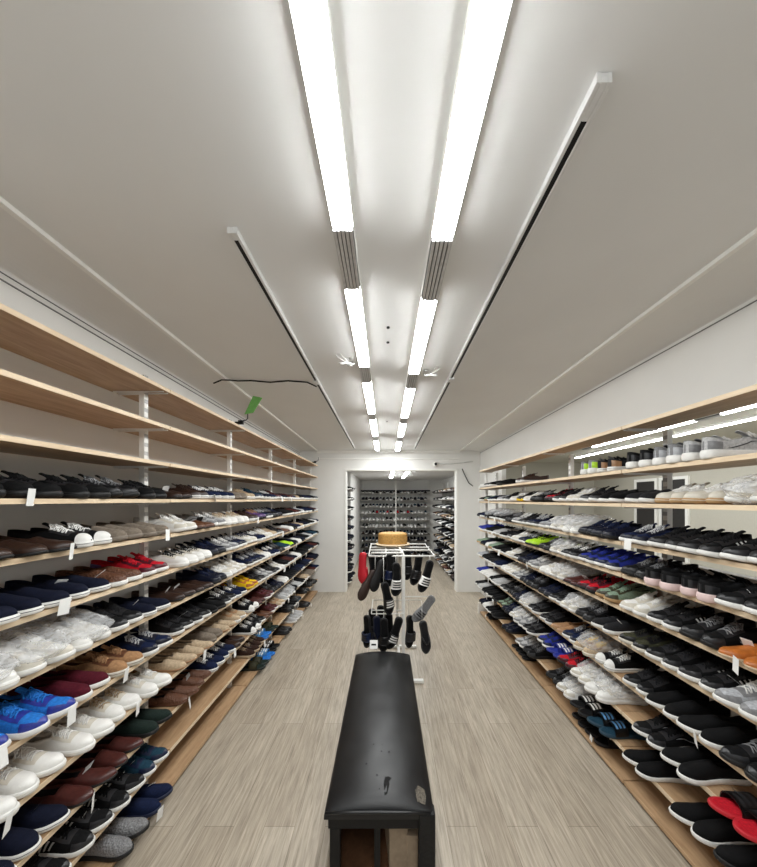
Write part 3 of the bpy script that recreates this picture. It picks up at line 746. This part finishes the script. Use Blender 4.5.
RSEQ = {
 1: ['_ gyw.h gyk.h bkw.h', 'btn.h grn.h . _', '_ _ dbc _', 'bk _ bkw bkws', ],
 2: ['whr.B whg whg chs', 'bks bkw whr bkw', 'bk whr bky whr', None],
 3: ['bkws.t bkws bkws nvr', 'nvk nvk.t wh.B whr.B', 'nvr bkw gyw bk', None],
 4: ['bkws.t pkw.h pkw.h bk', 'ryr ryr bkwl whr.B', 'lmr nvr whr bkws', None],
 5: ['orl bk.t bkws whr.t', 'sgr rdk mal whr.B', 'gyw nvk bkw whr', None],
 6: ['slv bkws bkw olr', 'chs.t bk whr.B bkw', 'bk nvk gyw whr', None],
 7: ['bk bks bks bkw', 'cv oly.B nvr tnl', 'bkw whr.B nvk bk', None],
 8: ['_ rsl . bks slt', 'wh.B whr.B rdk rwl', 'bkw gyw whr.B nvk', None],
 9: ['_ bkk bks . . bks', 'bsl ksl whr.B bk', 'bk gyw _ nvk', None],
 10: ['_ _ _ _', '_ ksl kth _', '_ _ ksl ksl', None]}
RANDL = 'nvc nvr cvn bkw bk whr gyw bkws bkk nvs whc wh tps dbl bec brl bkwl nvk mar tlr lmr'.split()
RANDR = 'bkw bk bkws bkwl nvr whr gyw bkk nvk slv bks chs wh ryr bkw bk sgr rdk'.split()
PW = .217   # length of shelf a pair takes
cands = []  # dict(st, side, x, y, z, rz, row, bay, rack)
bags = []
def fill(rack, seq, rows, U):
    for row, bays in seq.items():
        for b in range(len(U)-1):
            if b < len(bays) and bays[b] is not None: toks = bays[b].split()
            else:
                toks = [random.choice(RANDL if rack == 'left' else RANDR)+('.B' if random.random() < .07 else '') for _ in range(4)]
                if rack == 'left' and row == 10 : toks = [random.choice(['ksl', 'bsl', '_', 'bkw', 'whr', '_']) for _ in range(4)]
                if rack == 'left' and row == 11 : toks = [random.choice(['_', '_', 'ksl', 'gyw', '_']) for _ in range(4)]
                if rack == 'right' and row == 10 : toks = [random.choice(['_', '_', 'ksl', 'bk', '_']) for _ in range(4)]
            span = U[b+1]-U[b]-.07; step = span/5
            pool = RANDL if rack == 'left' else RANDR
            if len(toks) < 5 and '.' not in toks:
                if b == 0: toks = [toks[0].split('.')[0]]+toks
                else: toks = toks+['_' if toks[-1] == '_' or row >= len(rows)-2 else random.choice(pool)]
            y = U[b]+.04
            y += .0
            for tk in toks:
                if tk == '.': y += step*.35; continue
                if tk == '_': y += step; continue
                parts = tk.split('.'); st = C[parts[0]]; sf = parts[1] if len(parts) > 1 else ''
                if y+step > U[b+1]-.02: break
                ang = random.uniform(.05, .19) if sf != 'B' else .12
                ov = (random.uniform(.02, .045) if rack == 'left' else (random.uniform(.03, .055) if row < 8 else random.uniform(.065, .09))) if row > (3 if rack == 'left' else 2) else random.uniform(-.005, .02)
                jx = random.uniform(0, .014)
                for q in (0, 1):
                    yy = y+step*(.25+.49*q)+random.uniform(-.003, .003)
                    a = ang+random.uniform(-.025, .025)
                    heel = sf == 'h'
                    L = KIND.get(st['kind'], KIND['slip'])['L']
                    back = jx+random.uniform(0, .014)-ov
                    if row == len(rows)-1: back += .03+ov if rack == 'right' else ov-.055
                    if rack == 'left':
                        tx = LF+.012-back; cx = tx-L/2*math.cos(a); cy = yy; rz = a; side = 1 if q == 0 else -1
                        if heel: rz = PI+a
                    else:
                        tx = RF-.012+back; cx = tx+L/2*math.cos(a); cy = yy; rz = PI-a; side = -1 if q == 0 else 1
                        if heel: rz = -a
                    cands.append(dict(st=st, side=side, x=cx, y=cy, z=rows[row]+.0006, rz=rz, row=row, bay=b, rack=rack, heel=heel, tag=(('w' if q == 0 else None) if sf == 't' else None), bag=sf == 'B'))
                if sf == 'B': bags.append(dict(rack=rack, row=row, bay=b, y=y+step/2, z=rows[row], x=(LF+.012-.15 if rack == 'left' else RF-.012+.15), a=ang))
                y += step
LSEQ[6][0] = 'wh.B whr.B wh.B bkw nvs.t'
fill('left', LSEQ, LROWS, LU); fill('right', RSEQ, RROWS, RU)
# random price tags
for c in cands:
    if c['tag'] is None and not c['bag'] and random.random() < .16 and c['y'] < 4: c['tag'] = random.choice('wwhhk')
def proj(x, y, z): return VPX+F*x/y, VPY-F*(z-EYE)/y
for c in cands:
    toe = c['x']+(.13 if c['rack'] == 'left' else -.13)
    px, py = proj(toe, c['y'], c['z']); c['vis'] = -15 < px < W+15 and py < Hh+40
# ordinals
POST = ['nearest', 'second', 'third', 'fourth', 'fifth']
keyed = {}
for c in cands: keyed.setdefault((c['rack'], c['row'], c['bay']), []).append(c)
for k, lst in keyed.items():
    lst.sort(key=lambda c: c['y'])
    if k[2] == 0:
        lst2 = lst[::-1]
        for i, c in enumerate(lst2): c['pos'] = ORD[i+1]+' before nearest post'
    else:
        for i, c in enumerate(lst): c['pos'] = ORD[i+1]+' past '+POST[k[2]-1]+' post'
def rowname(rack, row):
    n = len(LROWS) if rack == 'left' else len(RROWS)
    if row == n-1: return rack+' rack floor board'
    return rack+' rack '+ORD[row+1]+' shelf down'
counts = {}; LIM = 300
cands.sort(key=lambda c: c['y'])
far = []
SNEAK = 0
for c in cands:
    st = c['st']; kind = st['kind']
    if not c['vis']: continue
    key = kind
    counts[key] = counts.get(key, 0)+1
    if counts[key] > LIM or c['y'] > 3.97: far.append(c); continue
    w = NAMES[kind][1]
    sw = '' if st['sole'] == st['up'] else ', '+st['sole']+' sole'
    if st['surf'] == 'woven': w = 'woven '+w
    if 'stripes' in st['opts']: w = 'side-striped '+w
    if 'cap' in st['opts']: w = 'cap-toed '+w
    lab = st['up']+' '+w+sw+(', heel outward' if c['heel'] else '')+', '+c['pos']+', '+rowname(c['rack'], c['row'])
    make_shoe(st, c['side'], (c['x'], c['y'], c['z']), c['rz'], lab, 'shoes on the '+rowname(c['rack'], c['row']), c['tag'])
# ------------------------------------------------------------------ plastic bags
def bag_mesh(seed, sx=.185, sy=.104, h=.14):
    bm = bmesh.new(); bmesh.ops.create_icosphere(bm, subdivisions=5, radius=1)
    off = Vector((seed*7.3, seed*3.1, seed*1.7))
    for v in bm.verts:
        p = v.co.copy(); n = noise.fractal(p*2.2+off, 1.0, 2.0, 4); cr = abs(noise.noise(p*4.5+off*2))
        r = 1+.10*n-.10*cr
        ex = lambda t, e: math.copysign(abs(t)**e, t)
        q = Vector((ex(p.x, .7)*sx*r, ex(p.y, .6)*sy*r, 0))
        zz = p.z*.5+.5; q.z = max(.001, h*(zz**.8)*r*(1.0-.25*max(0, p.x)) if zz > .12 else .001)
        if p.x < -.75: q.z *= .8; q.y *= 1-.5*(-.75-p.x)/.25
        v.co = q
    me = bpy.data.meshes.new('plastic_bag'); bm.to_mesh(me); bm.free(); me.materials.append(M_BAG)
    me.polygons.foreach_set('use_smooth', [True]*len(me.polygons)); return me
BAGM = [bag_mesh(k) for k in range(4)]
bc = {}
bags.sort(key=lambda b: b['y'])
M_KRAFT = simple('kraft_label', (.30, .17, .08), .6)
for i, b in enumerate(bags):
    if b['y'] > 4.6: continue
    k = (b['rack'], b['row']); bc[k] = bc.get(k, 0)+1
    nth = {1: 'nearest bag on', 2: 'second bag on', 3: 'third bag on', 4: 'fourth bag on', 5: 'fifth bag on', 6: 'sixth bag on'}[bc[k]]
    o = bpy.data.objects.new('plastic_bag', BAGM[i % 4]); COL.objects.link(o)
    o.location = (b['x'], b['y'], b['z']+.0004); o.rotation_euler = (0, 0, b['a'] if b['rack'] == 'left' else PI-b['a'])
    tag(o, 'crumpled clear plastic bag around shoes, '+nth+' '+rowname(b['rack'], b['row']), 'plastic bag', 'bagged shoes on the shelves')

# ------------------------------------------------------------------ back room racks
def back_rack(name, label, rows, mk):
    r = empty(name, label, 'shelving', 'back room shelving'); mk(r); return r
BROWS = [.08+.205*k for k in range(10)]
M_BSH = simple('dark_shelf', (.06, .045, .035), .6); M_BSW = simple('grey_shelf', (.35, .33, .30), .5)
r = empty('shelving_rack', 'white shelving full of shoes along the right of the back room', 'shelving', 'back room shelving', (1.70, 6.35, 0))
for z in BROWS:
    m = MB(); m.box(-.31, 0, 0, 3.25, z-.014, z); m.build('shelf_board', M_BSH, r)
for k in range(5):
    m = MB(); m.box(-.05, -.01, k*.80-.0+.005, k*.80+.035, .001, 2.2); m.build('upright', M_WHITE, r)
r = empty('shelving_rack', 'short white shelving on the left just inside the back room', 'shelving', 'back room shelving', (-1.07, 6.33, 0))
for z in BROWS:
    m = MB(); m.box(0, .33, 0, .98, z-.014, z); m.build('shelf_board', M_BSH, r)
for k in range(2):
    m = MB(); m.box(0, .03, k*.92+.005, k*.92+.035, .001, 2.2); m.build('upright', M_WHITE, r)
r = empty('shelving_rack', 'white shelving full of shoes across the far wall of the back room', 'shelving', 'back room shelving', (-.76, 10.1, 0))
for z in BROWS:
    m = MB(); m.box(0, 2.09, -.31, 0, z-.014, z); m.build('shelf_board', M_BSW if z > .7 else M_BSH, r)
for k in range(3):
    m = MB(); m.box(.02+k*1.02, .055+k*1.02, -.33 if k == 1 else -.03, -.30 if k == 1 else 0, .001, 2.32); m.build('upright', M_WHITE, r)
m = MB(); m.box(-.0, 2.09, -.32, -.30, 1.98, 2.02); m.build('header_bar', M_DARK, r)
def bfill(x, y, z, rz, pal):
    code = random.choice(pal)
    far.append(dict(st=C[code], side=random.choice((-1, 1)), x=x, y=y, z=z+.0006, rz=rz))
for j, z in enumerate(BROWS):
    if z > 2.0: continue
    pal = ['bk', 'bkw', 'bk', 'nvk', 'gyw', 'dbl', 'whr', 'bkw'] if j % 3 else ['brl', 'bec', 'mar', 'bkw', 'gyw', 'dbl', 'tnl', 'bk']
    y = 6.42
    while y < 9.5:
        if random.random() < .94: bfill(1.37+.146+random.uniform(-.03, .02), y, z, PI-.1, pal)
        y += .108
    y = 6.42
    while y < 7.28:
        bfill(-.70-.146-random.uniform(-.02, .02), y, z, .1, ['bk', 'bkw', 'bkk', 'nvk', 'dbl', 'bkws']); y += .108
    pal2 = ['whr', 'wh', 'gyw', 'whc', 'whn', 'bkw'] if j in (4, 5) else (['wh', 'whr', 'tlr', 'rdk', 'bkw'] if j == 6 else ['bk', 'bkw', 'nvr', 'nvk', 'dbl', 'tlr', 'bkw', 'mar'])
    x = -.70
    while x < 1.25:
        bfill(x, 9.79+.146, z, -PI/2+random.uniform(-.08, .08), pal2); x += .106
# ------------------------------------------------------------------ the rest of the shoes: one stuff object
V = []; Fc = []; MI = []; mats = []; mid = {}
def midx(mt):
    if mt.name not in mid: mid[mt.name] = len(mats); mats.append(mt)
    return mid[mt.name]
for c in far:
    so, up, li = low_shoe(c['st']['kind'], c['side'])
    rz_ = c['rz']+random.uniform(-.12, .12)
    ca, sa = math.cos(rz_), math.sin(rz_)
    if random.random() < .22:
        o = len(V); k = midx(M_TAG); dx, dy = ca*.165, sa*.165; tx, ty = c['x']+dx, c['y']+dy; wx, wy = -sa*.02, ca*.02; tz = c['z']+.03
        V += [(tx-wx, ty-wy, tz-.06), (tx+wx, ty+wy, tz-.06), (tx+wx, ty+wy, tz), (tx-wx, ty-wy, tz), (tx-wx+ca*.001, ty-wy+sa*.001, tz-.06), (tx+wx+ca*.001, ty+wy+sa*.001, tz-.06), (tx+wx+ca*.001, ty+wy+sa*.001, tz), (tx-wx+ca*.001, ty-wy+sa*.001, tz)]
        Fc += [tuple(i+o for i in f) for f in [(0,3,2,1),(4,5,6,7),(0,1,5,4),(1,2,6,5),(2,3,7,6),(3,0,4,7)]]; MI += [k]*6
    for part, role in ((so, 'sole'), (up, 'upper'), (li, 'lining')):
        o = len(V); k = midx(smat(c['st'], role))
        V += [(c['x']+ca*v[0]-sa*v[1], c['y']+sa*v[0]+ca*v[1], c['z']+v[2]) for v in part.v]
        Fc += [tuple(i+o for i in f) for f in part.f]; MI += [k]*len(part.f)
me = bpy.data.meshes.new('distant_shoes'); me.from_pydata(V, [], Fc)
for mt in mats: me.materials.append(mt)
me.polygons.foreach_set('material_index', MI); me.polygons.foreach_set('use_smooth', [True]*len(Fc)); me.update()
o = bpy.data.objects.new('distant_shoes', me); COL.objects.link(o)
tag(o, 'small distant shoes crowding the far shelves and the back room', 'shoes', None, 'stuff')
print('SHOES individual', {k: min(v, LIM) for k, v in counts.items()}, 'far', len(far), 'bags', len(bags))

# ------------------------------------------------------------------ bench
BX0, BX1, BY0, BY1, BT = -.262, .205, 1.372, 2.80, .452
bench = empty('bench', 'long black vinyl fitting bench in the middle of the aisle', 'bench', loc=((BX0+BX1)/2, BY0, 0))
w, Ln = (BX1-BX0)/2, BY1-BY0
nx, ny = 20, 40; vs = []; fs = []
def seat_z(a, b):
    e = 1-abs(a)**5; f = 1-abs(b)**14
    crown = .034*(1-a*a)
    return BT-.03+(.030*max(0, e)**.5)*max(0, f)**.5+crown*max(0, f)**.5-.034+.004*noise.noise(Vector((a*1.5, b*6, 3)))*max(0, e)*max(0, f)
for j in range(ny+1):
    b = -1+2*j/ny; b = math.sin(b*PI/2)
    for i in range(nx+1):
        a = -1+2*i/nx; a = math.sin(a*PI/2)
        vs.append((a*w, (b+1)/2*Ln, seat_z(a, b)))
N = nx+1
for j in range(ny):
    for i in range(nx): fs.append((j*N+i, j*N+i+1, (j+1)*N+i+1, (j+1)*N+i))
edge = [i for i in range(N)]+[j*N+nx for j in range(1, ny+1)]+[ny*N+i for i in range(nx-1, -1, -1)]+[j*N for j in range(ny-1, 0, -1)]
o = len(vs)
for k in edge: vs.append((vs[k][0], vs[k][1], BT-.082))
E = len(edge)
for k in range(E):
    l = (k+1) % E; fs.append((edge[k], o+k, o+l, edge[l]))
fs.append(tuple(o+k for k in range(E)))
m = MB(); m.add(vs, fs); seat = m.build('seat', M_VINYL, bench, smooth=True)
sm = seat.modifiers.new('ws', 'EDGE_SPLIT'); sm.split_angle = math.radians(50)
# piping along the front edge
m = MB(); m.tube([(-w*.97, -.002, BT-.052), (-w*.5, -.005, BT-.047), (0, -.005, BT-.046), (w*.5, -.005, BT-.047), (w*.93, -.002, BT-.052)], .006, 8); m.build('piping', M_VINYL, seat, smooth=True)
M_TORN = simple('torn_backing', (.006, .006, .006), .95); M_FOAM = simple('torn_foam', (.11, .095, .075), .95, var=.5, scale=120, bump=.8, bscale=80)
def seat_patch(cx, cy, pts, name, mat, lift=.0012):
    v = []; 
    for dx, dy in pts:
        x, y = cx+dx, cy+dy; v.append((x, y, seat_z(x/w, y/Ln*2-1)+lift))
    c = (sum(p[0] for p in v)/len(v), sum(p[1] for p in v)/len(v), seat_z(cx/w, cy/Ln*2-1)+lift)
    m = MB(); n = len(v); m.add(v+[c], [(i, (i+1) % n, n) for i in range(n)]); return m.build(name, mat, seat)
seat_patch(.028, .085, [(-.006, -.045), (.006, -.04), (.016, .0), (.012, .02), (.026, .03), (.010, .038), (-.004, .032), (-.010, .0)], 'tear', M_TORN)
seat_patch(.185, .07, [(-.022, -.04), (.012, -.045), (.02, -.01), (.016, .02), (-.012, .03), (-.026, .005)], 'torn_foam', M_FOAM, .0015)
random.seed(5)
for k in range(7):
    a = random.uniform(-.07, .05); b2 = random.uniform(.06, .34); s_ = random.uniform(.002, .005)
    seat_patch(a, b2, [(-s_, -s_*.7), (s_, -s_), (s_*.8, s_), (-s_*.5, s_*.9)], 'scuff', M_TORN)
# frame
ft = BT-.083
m = MB(); m.box(-w+.015, w-.015, .012, .04, ft-.05, ft); m.box(-w+.015, w-.015, Ln-.04, Ln-.012, ft-.05, ft); m.box(-w+.015, -w+.043, .04, Ln-.04, ft-.05, ft); m.box(w-.043, w-.015, .04, Ln-.04, ft-.05, ft)
m.build('frame', M_DARK, bench, bevel=.002)
for (x0, x1) in ((-w+.022, -w+.066), (w-.062, w-.018)):
    for (y0, y1) in ((.012, .052), (Ln-.052, Ln-.012)):
        m = MB(); m.box(x0, x1, y0, y1, .001, ft-.0505); m.build('leg', M_DARK, bench, bevel=.003)
m = MB(); m.box(-.022, .004, .014, .040, .001, ft-.0505); m.build('middle_post', M_DARK, bench, bevel=.002)
M_TAPE = simple('black_tape', (.005, .005, .0055), .6, spec=.35, var=.3, bump=.5, bscale=60)
m = MB(); m.box(w-.066, w+.004, -.004, .05, .002, BT-.058); m.build('tape_wrap', M_TAPE, bench, bevel=.006)['label'] = 'black tape wrapped around the right front corner'
M_BRPAN = wood('brown_panel', (.10, .045, .02), (.16, .075, .035), .6, (4, 4, .6))
m = MB(); m.box(-w+.025, w-.025, .62, .635, .02, ft-.051); m.box(-w+.022, -w+.034, .056, .62, .02, ft-.051); m.box(w-.034, w-.022, .058, .62, .02, ft-.051); m.box(-w+.034, w-.034, .056, .62, .012, .02)
m.build('inner_panel', M_BRPAN, bench)['label'] = 'brown wood panel under the seat'
M_CARD = simple('cardboard', (.42, .32, .22), .8, var=.1)
def carton(x, y, wx, wy, hz, rz, label, z0=.0206):
    r = empty('cardboard_box', label, 'box', 'boxes under the bench', (x, y, z0), rz)
    m = MB(); m.box(-wx/2, wx/2, -wy/2, wy/2, 0, hz); m.build('box_body', M_CARD, r, bevel=.002)
    m = MB(); m.box(-wx/2-.003, wx/2+.003, -wy/2-.003, wy/2+.003, hz+.0003, hz+.012); m.build('box_lid', M_CARD, r, bevel=.002)
carton(.045, 1.60, .085, .22, .185, .12, 'pale cardboard box standing under the black bench, left and taller one')
carton(.125, 1.58, .05, .18, .15, -.05, 'pale cardboard box under the black bench beside the right leg')

# ------------------------------------------------------------------ display stand with hanging sandals
SX, SY = .163, 3.06
st = empty('display_stand', 'white wire sandal stand behind the black bench', 'display stand', loc=(SX, SY, 0))
def tub(name, pts, r=.009, n=8):
    m = MB(); m.tube(pts, r, n); return m.build(name, M_WHITE, st, smooth=True)
m = MB(); m.box(-.016, .016, -.016, .016, .002, 1.20); m.build('pole', M_WHITE, st, bevel=.003)
m = MB(); m.box(-.045, -.018, .70, .73, .002, 1.22); m.build('pole', M_WHITE, st, bevel=.003)
m = MB(); m.hexa([(-.012, .01, 1.185), (.012, .01, 1.185), (-.02, .74, 1.20), (-.044, .74, 1.20), (-.012, .01, 1.21), (.012, .01, 1.21), (-.02, .74, 1.225), (-.044, .74, 1.225)]); m.build('top_beam', M_WHITE, st, bevel=.002)
for (y, z, a, b) in ((0, 1.192, -.325, .30), (.0, 1.222, -.30, 0), (.27, 1.205, -.33, .31), (.50, 1.20, -.33, .31), (.73, 1.205, -.345, .30)):
    tub('cross_rail', [(a, y, z), (b, y, z)])
for x in (-.325, -.16, ): tub('side_rail', [(x, 0, 1.198), (x-.01, .73, 1.212)], .005)
for x in (.29,): tub('side_rail', [(x, 0, 1.198), (x+.0, .73, 1.212)], .004)
for (y, z, a, b) in ((-.02, .655, -.30, 0), (.02, .675, -.30, 0), (.10, .78, 0, .27), (.35, .67, -.3, .2)):
    tub('lower_rail', [(a, y, z), (b, y, z)], .005)
tub('side_rail', [(-.30, -.02, .66), (-.30, .36, .672)], .005)
m = MB(); m.box(-.30, .19, -.02, .02, .002, .03); m.box(-.04, -.005, .02, .73, .002, .03); m.box(-.3, .19, .70, .74, .002, .03); m.build('foot', M_WHITE, st, bevel=.004)
def hang(st_, x, y, z, ry, rz, label, side=1, tilt=0):
    # toe down: local +x points to -Z; the strap side faces direction rz
    M_ = Matrix.Rotation(rz, 4, 'Z') @ Matrix.Rotation(tilt, 4, 'X') @ Matrix.Rotation(PI/2+ry, 4, 'Y')
    r = make_shoe(st_, side, (x, y, z), 0, label, 'sandals hanging on the white stand', None, rot=M_.to_euler())
    hp = Vector((x, y, z))+M_.to_3x3() @ Vector((-.142, 0, .004)); zt = 1.2 if z > .8 else (.665 if x < SX+.03 else .78)
    tub('hook', [(hp.x-SX, hp.y-SY, hp.z), (hp.x-SX, hp.y-SY, max(hp.z+.01, zt-.01)), (hp.x-SX, 0 if abs(hp.y-SY) < .15 else hp.y-SY, max(hp.z+.012, zt))], .0022, 5)
    return r
SD = lambda up, so, ac, k='slide': ST(k, up, so, None, ac)
hang(SD('red', 'red', 'burgundy', 'slide'), SX-.385, SY-.01, 1.075, 0, 1.2, 'bright red sandal hanging at the upper left corner of the white stand')
hang(SD('black', 'dark-brown', 'tan', 'thong'), SX-.33, SY-.06, .93, .0, 2.0, 'dark brown flip-flop hanging lowest beneath the red sandal', tilt=.55)
hang(SD('black', 'black', 'tan', 'thong'), SX-.235, SY-.07, 1.02, 0, 1.9, 'black flip-flop hanging slanted right of the red sandal', tilt=.35)
hang(SD('black', 'black', 'black'), SX-.19, SY+.10, 1.055, 0, -1.3, 'plain black slide sandal hanging behind the slanted flip-flop')
hang(SD('navy', 'black', 'navy'), SX-.13, SY+.02, 1.06, 0, -1.5, 'black slide sandal with navy strap in the middle of the upper rail')
hang(SD('white', 'black', 'black'), SX-.075, SY-.09, 1.0, 0, -1.5, 'black slide sandal with white strap hanging left of the pole')
hang(SD('black', 'black', 'white'), SX-.16, SY-.12, .835, 0, -1.2, 'black slide sandal with white stripes hanging midway down the stand', tilt=.2)
hang(SD('charcoal', 'charcoal', 'charcoal'), SX-.055, SY+.16, .93, 0, -1.6, 'dark grey slide sandal hanging just behind the front pole')
hang(SD('charcoal', 'black', 'charcoal'), SX+.055, SY+.30, 1.05, 0, -1.5, 'dark slide sandal hanging right of the pole, set back')
hang(SD('black', 'black', 'charcoal'), SX+.13, SY+.12, 1.04, 0, -1.4, 'black slide sandal hanging behind the white-strapped pair on the right', tilt=-.2)
hang(SD('white', 'black', 'black'), SX+.20, SY-.06, 1.02, 0, -1.45, 'large black slide sandal with white strap hanging at the right end', tilt=-.3)
hang(SD('grey', 'grey', 'charcoal'), SX+.19, SY+.0, .70, 0, -1.7, 'grey curved slide sandal hanging on the lower right rail', tilt=-.65)
hang(SD('charcoal', 'charcoal', 'black', 'thong'), SX+.185, SY-.08, .47, 0, -1.3, 'dark flip-flop hanging lowest on the right of the stand', tilt=.15)
hang(SD('navy', 'black', 'black'), SX-.33, SY-.03, .50, 0, -2.2, 'black and navy slide sandal at the left end of the lower rail')
hang(SD('black', 'dark-navy', 'black', 'thong'), SX-.255, SY-.05, .50, 0, -1.3, 'dark navy flip-flop second from the left on the lower rail')
hang(SD('black', 'black', 'charcoal'), SX-.185, SY-.10, .50, 0, -1.5, 'plain black slide sandal in the middle of the lower rail')
hang(SD('black', 'black', 'white'), SX-.09, SY-.11, .52, 0, -1.5, 'black slide sandal with bold white stripes on the lower rail by the pole', tilt=-.35)
hang(SD('charcoal', 'black', 'charcoal'), SX+.05, SY+.02, .48, 0, -1.0, 'dark slide sandal on the lower rail just right of the pole')
hang(SD('black', 'black', 'charcoal'), SX-.295, SY+.08, 1.05, 0, -1.1, 'plain black slide sandal hanging just right of the red one, set back', tilt=.1)
hang(SD('black', 'black', 'grey'), SX-.10, SY+.24, 1.05, 0, -1.5, 'black slide sandal hanging deep behind the white-strapped one')
hang(SD('charcoal', 'black', 'grey', 'thong'), SX-.25, SY+.30, 1.04, 0, -1.5, 'charcoal flip-flop hanging deep on the left side of the stand')
hang(SD('black', 'black', 'charcoal'), SX-.30, SY+.12, .51, 0, -1.5, 'black slide sandal behind the navy ones on the lower rail')
hang(SD('black', 'black', 'grey', 'thong'), SX-.14, SY+.03, .50, 0, -1.5, 'black flip-flop squeezed between two slides on the lower rail')
hang(SD('charcoal', 'black', 'grey'), SX-.22, SY+.16, .53, 0, -1.4, 'charcoal-strapped slide sandal at the back of the lower rail')
m = MB(); m.hexa([(-.034, -.002, 0), (.034, -.002, 0), (.034, .0, 0), (-.034, .0, 0), (-.034, .028, .062), (.034, .028, .062), (.034, .03, .062), (-.034, .03, .062)])
r = empty('size_card', 'small white card with a black mark lying at the far end of the bench', 'card', loc=(-.105, 2.765, BT+.002))
m.build('card', M_TAG, r)
m = MB(); m.hexa([(-.02, .0085, .024), (.02, .0085, .024), (.02, .0105, .024), (-.02, .0105, .024), (-.02, .0135, .036), (.02, .0135, .036), (.02, .0155, .036), (-.02, .0155, .036)]); m.build('printed_mark', M_DARK, r)
# straw hat on the stand
M_STRAW = simple('straw', (.50, .27, .07), .7, var=.25, scale=70, bump=.6, bscale=200); M_STRAWP = simple('pale_straw', (.78, .62, .42), .7, var=.1, scale=60, bump=.3, bscale=200)
r = empty('straw_hat', 'tan straw hat with a pale brim resting on top of the white stand', 'hat', loc=(.075, 3.60, 1.2262))
m = MB(); m.lathe([(.188, 0), (.192, .005), (.188, .014), (.10, .016)], 36, sx=1, sy=.85); m.build('brim', M_STRAWP, r, smooth=True)
m = MB(); m.lathe([(.160, .0165), (.162, .06), (.160, .115), (.152, .128), (.13, .133), (.02, .128)], 36, sx=1, sy=.85); m.build('crown', M_STRAW, r, smooth=False)

# ------------------------------------------------------------------ world
wd = bpy.data.worlds.new('world'); S.world = wd; wd.use_nodes = True
bg = wd.node_tree.nodes['Background']; bg.inputs['Color'].default_value = (.93, .96, 1, 1); bg.inputs['Strength'].default_value = .3
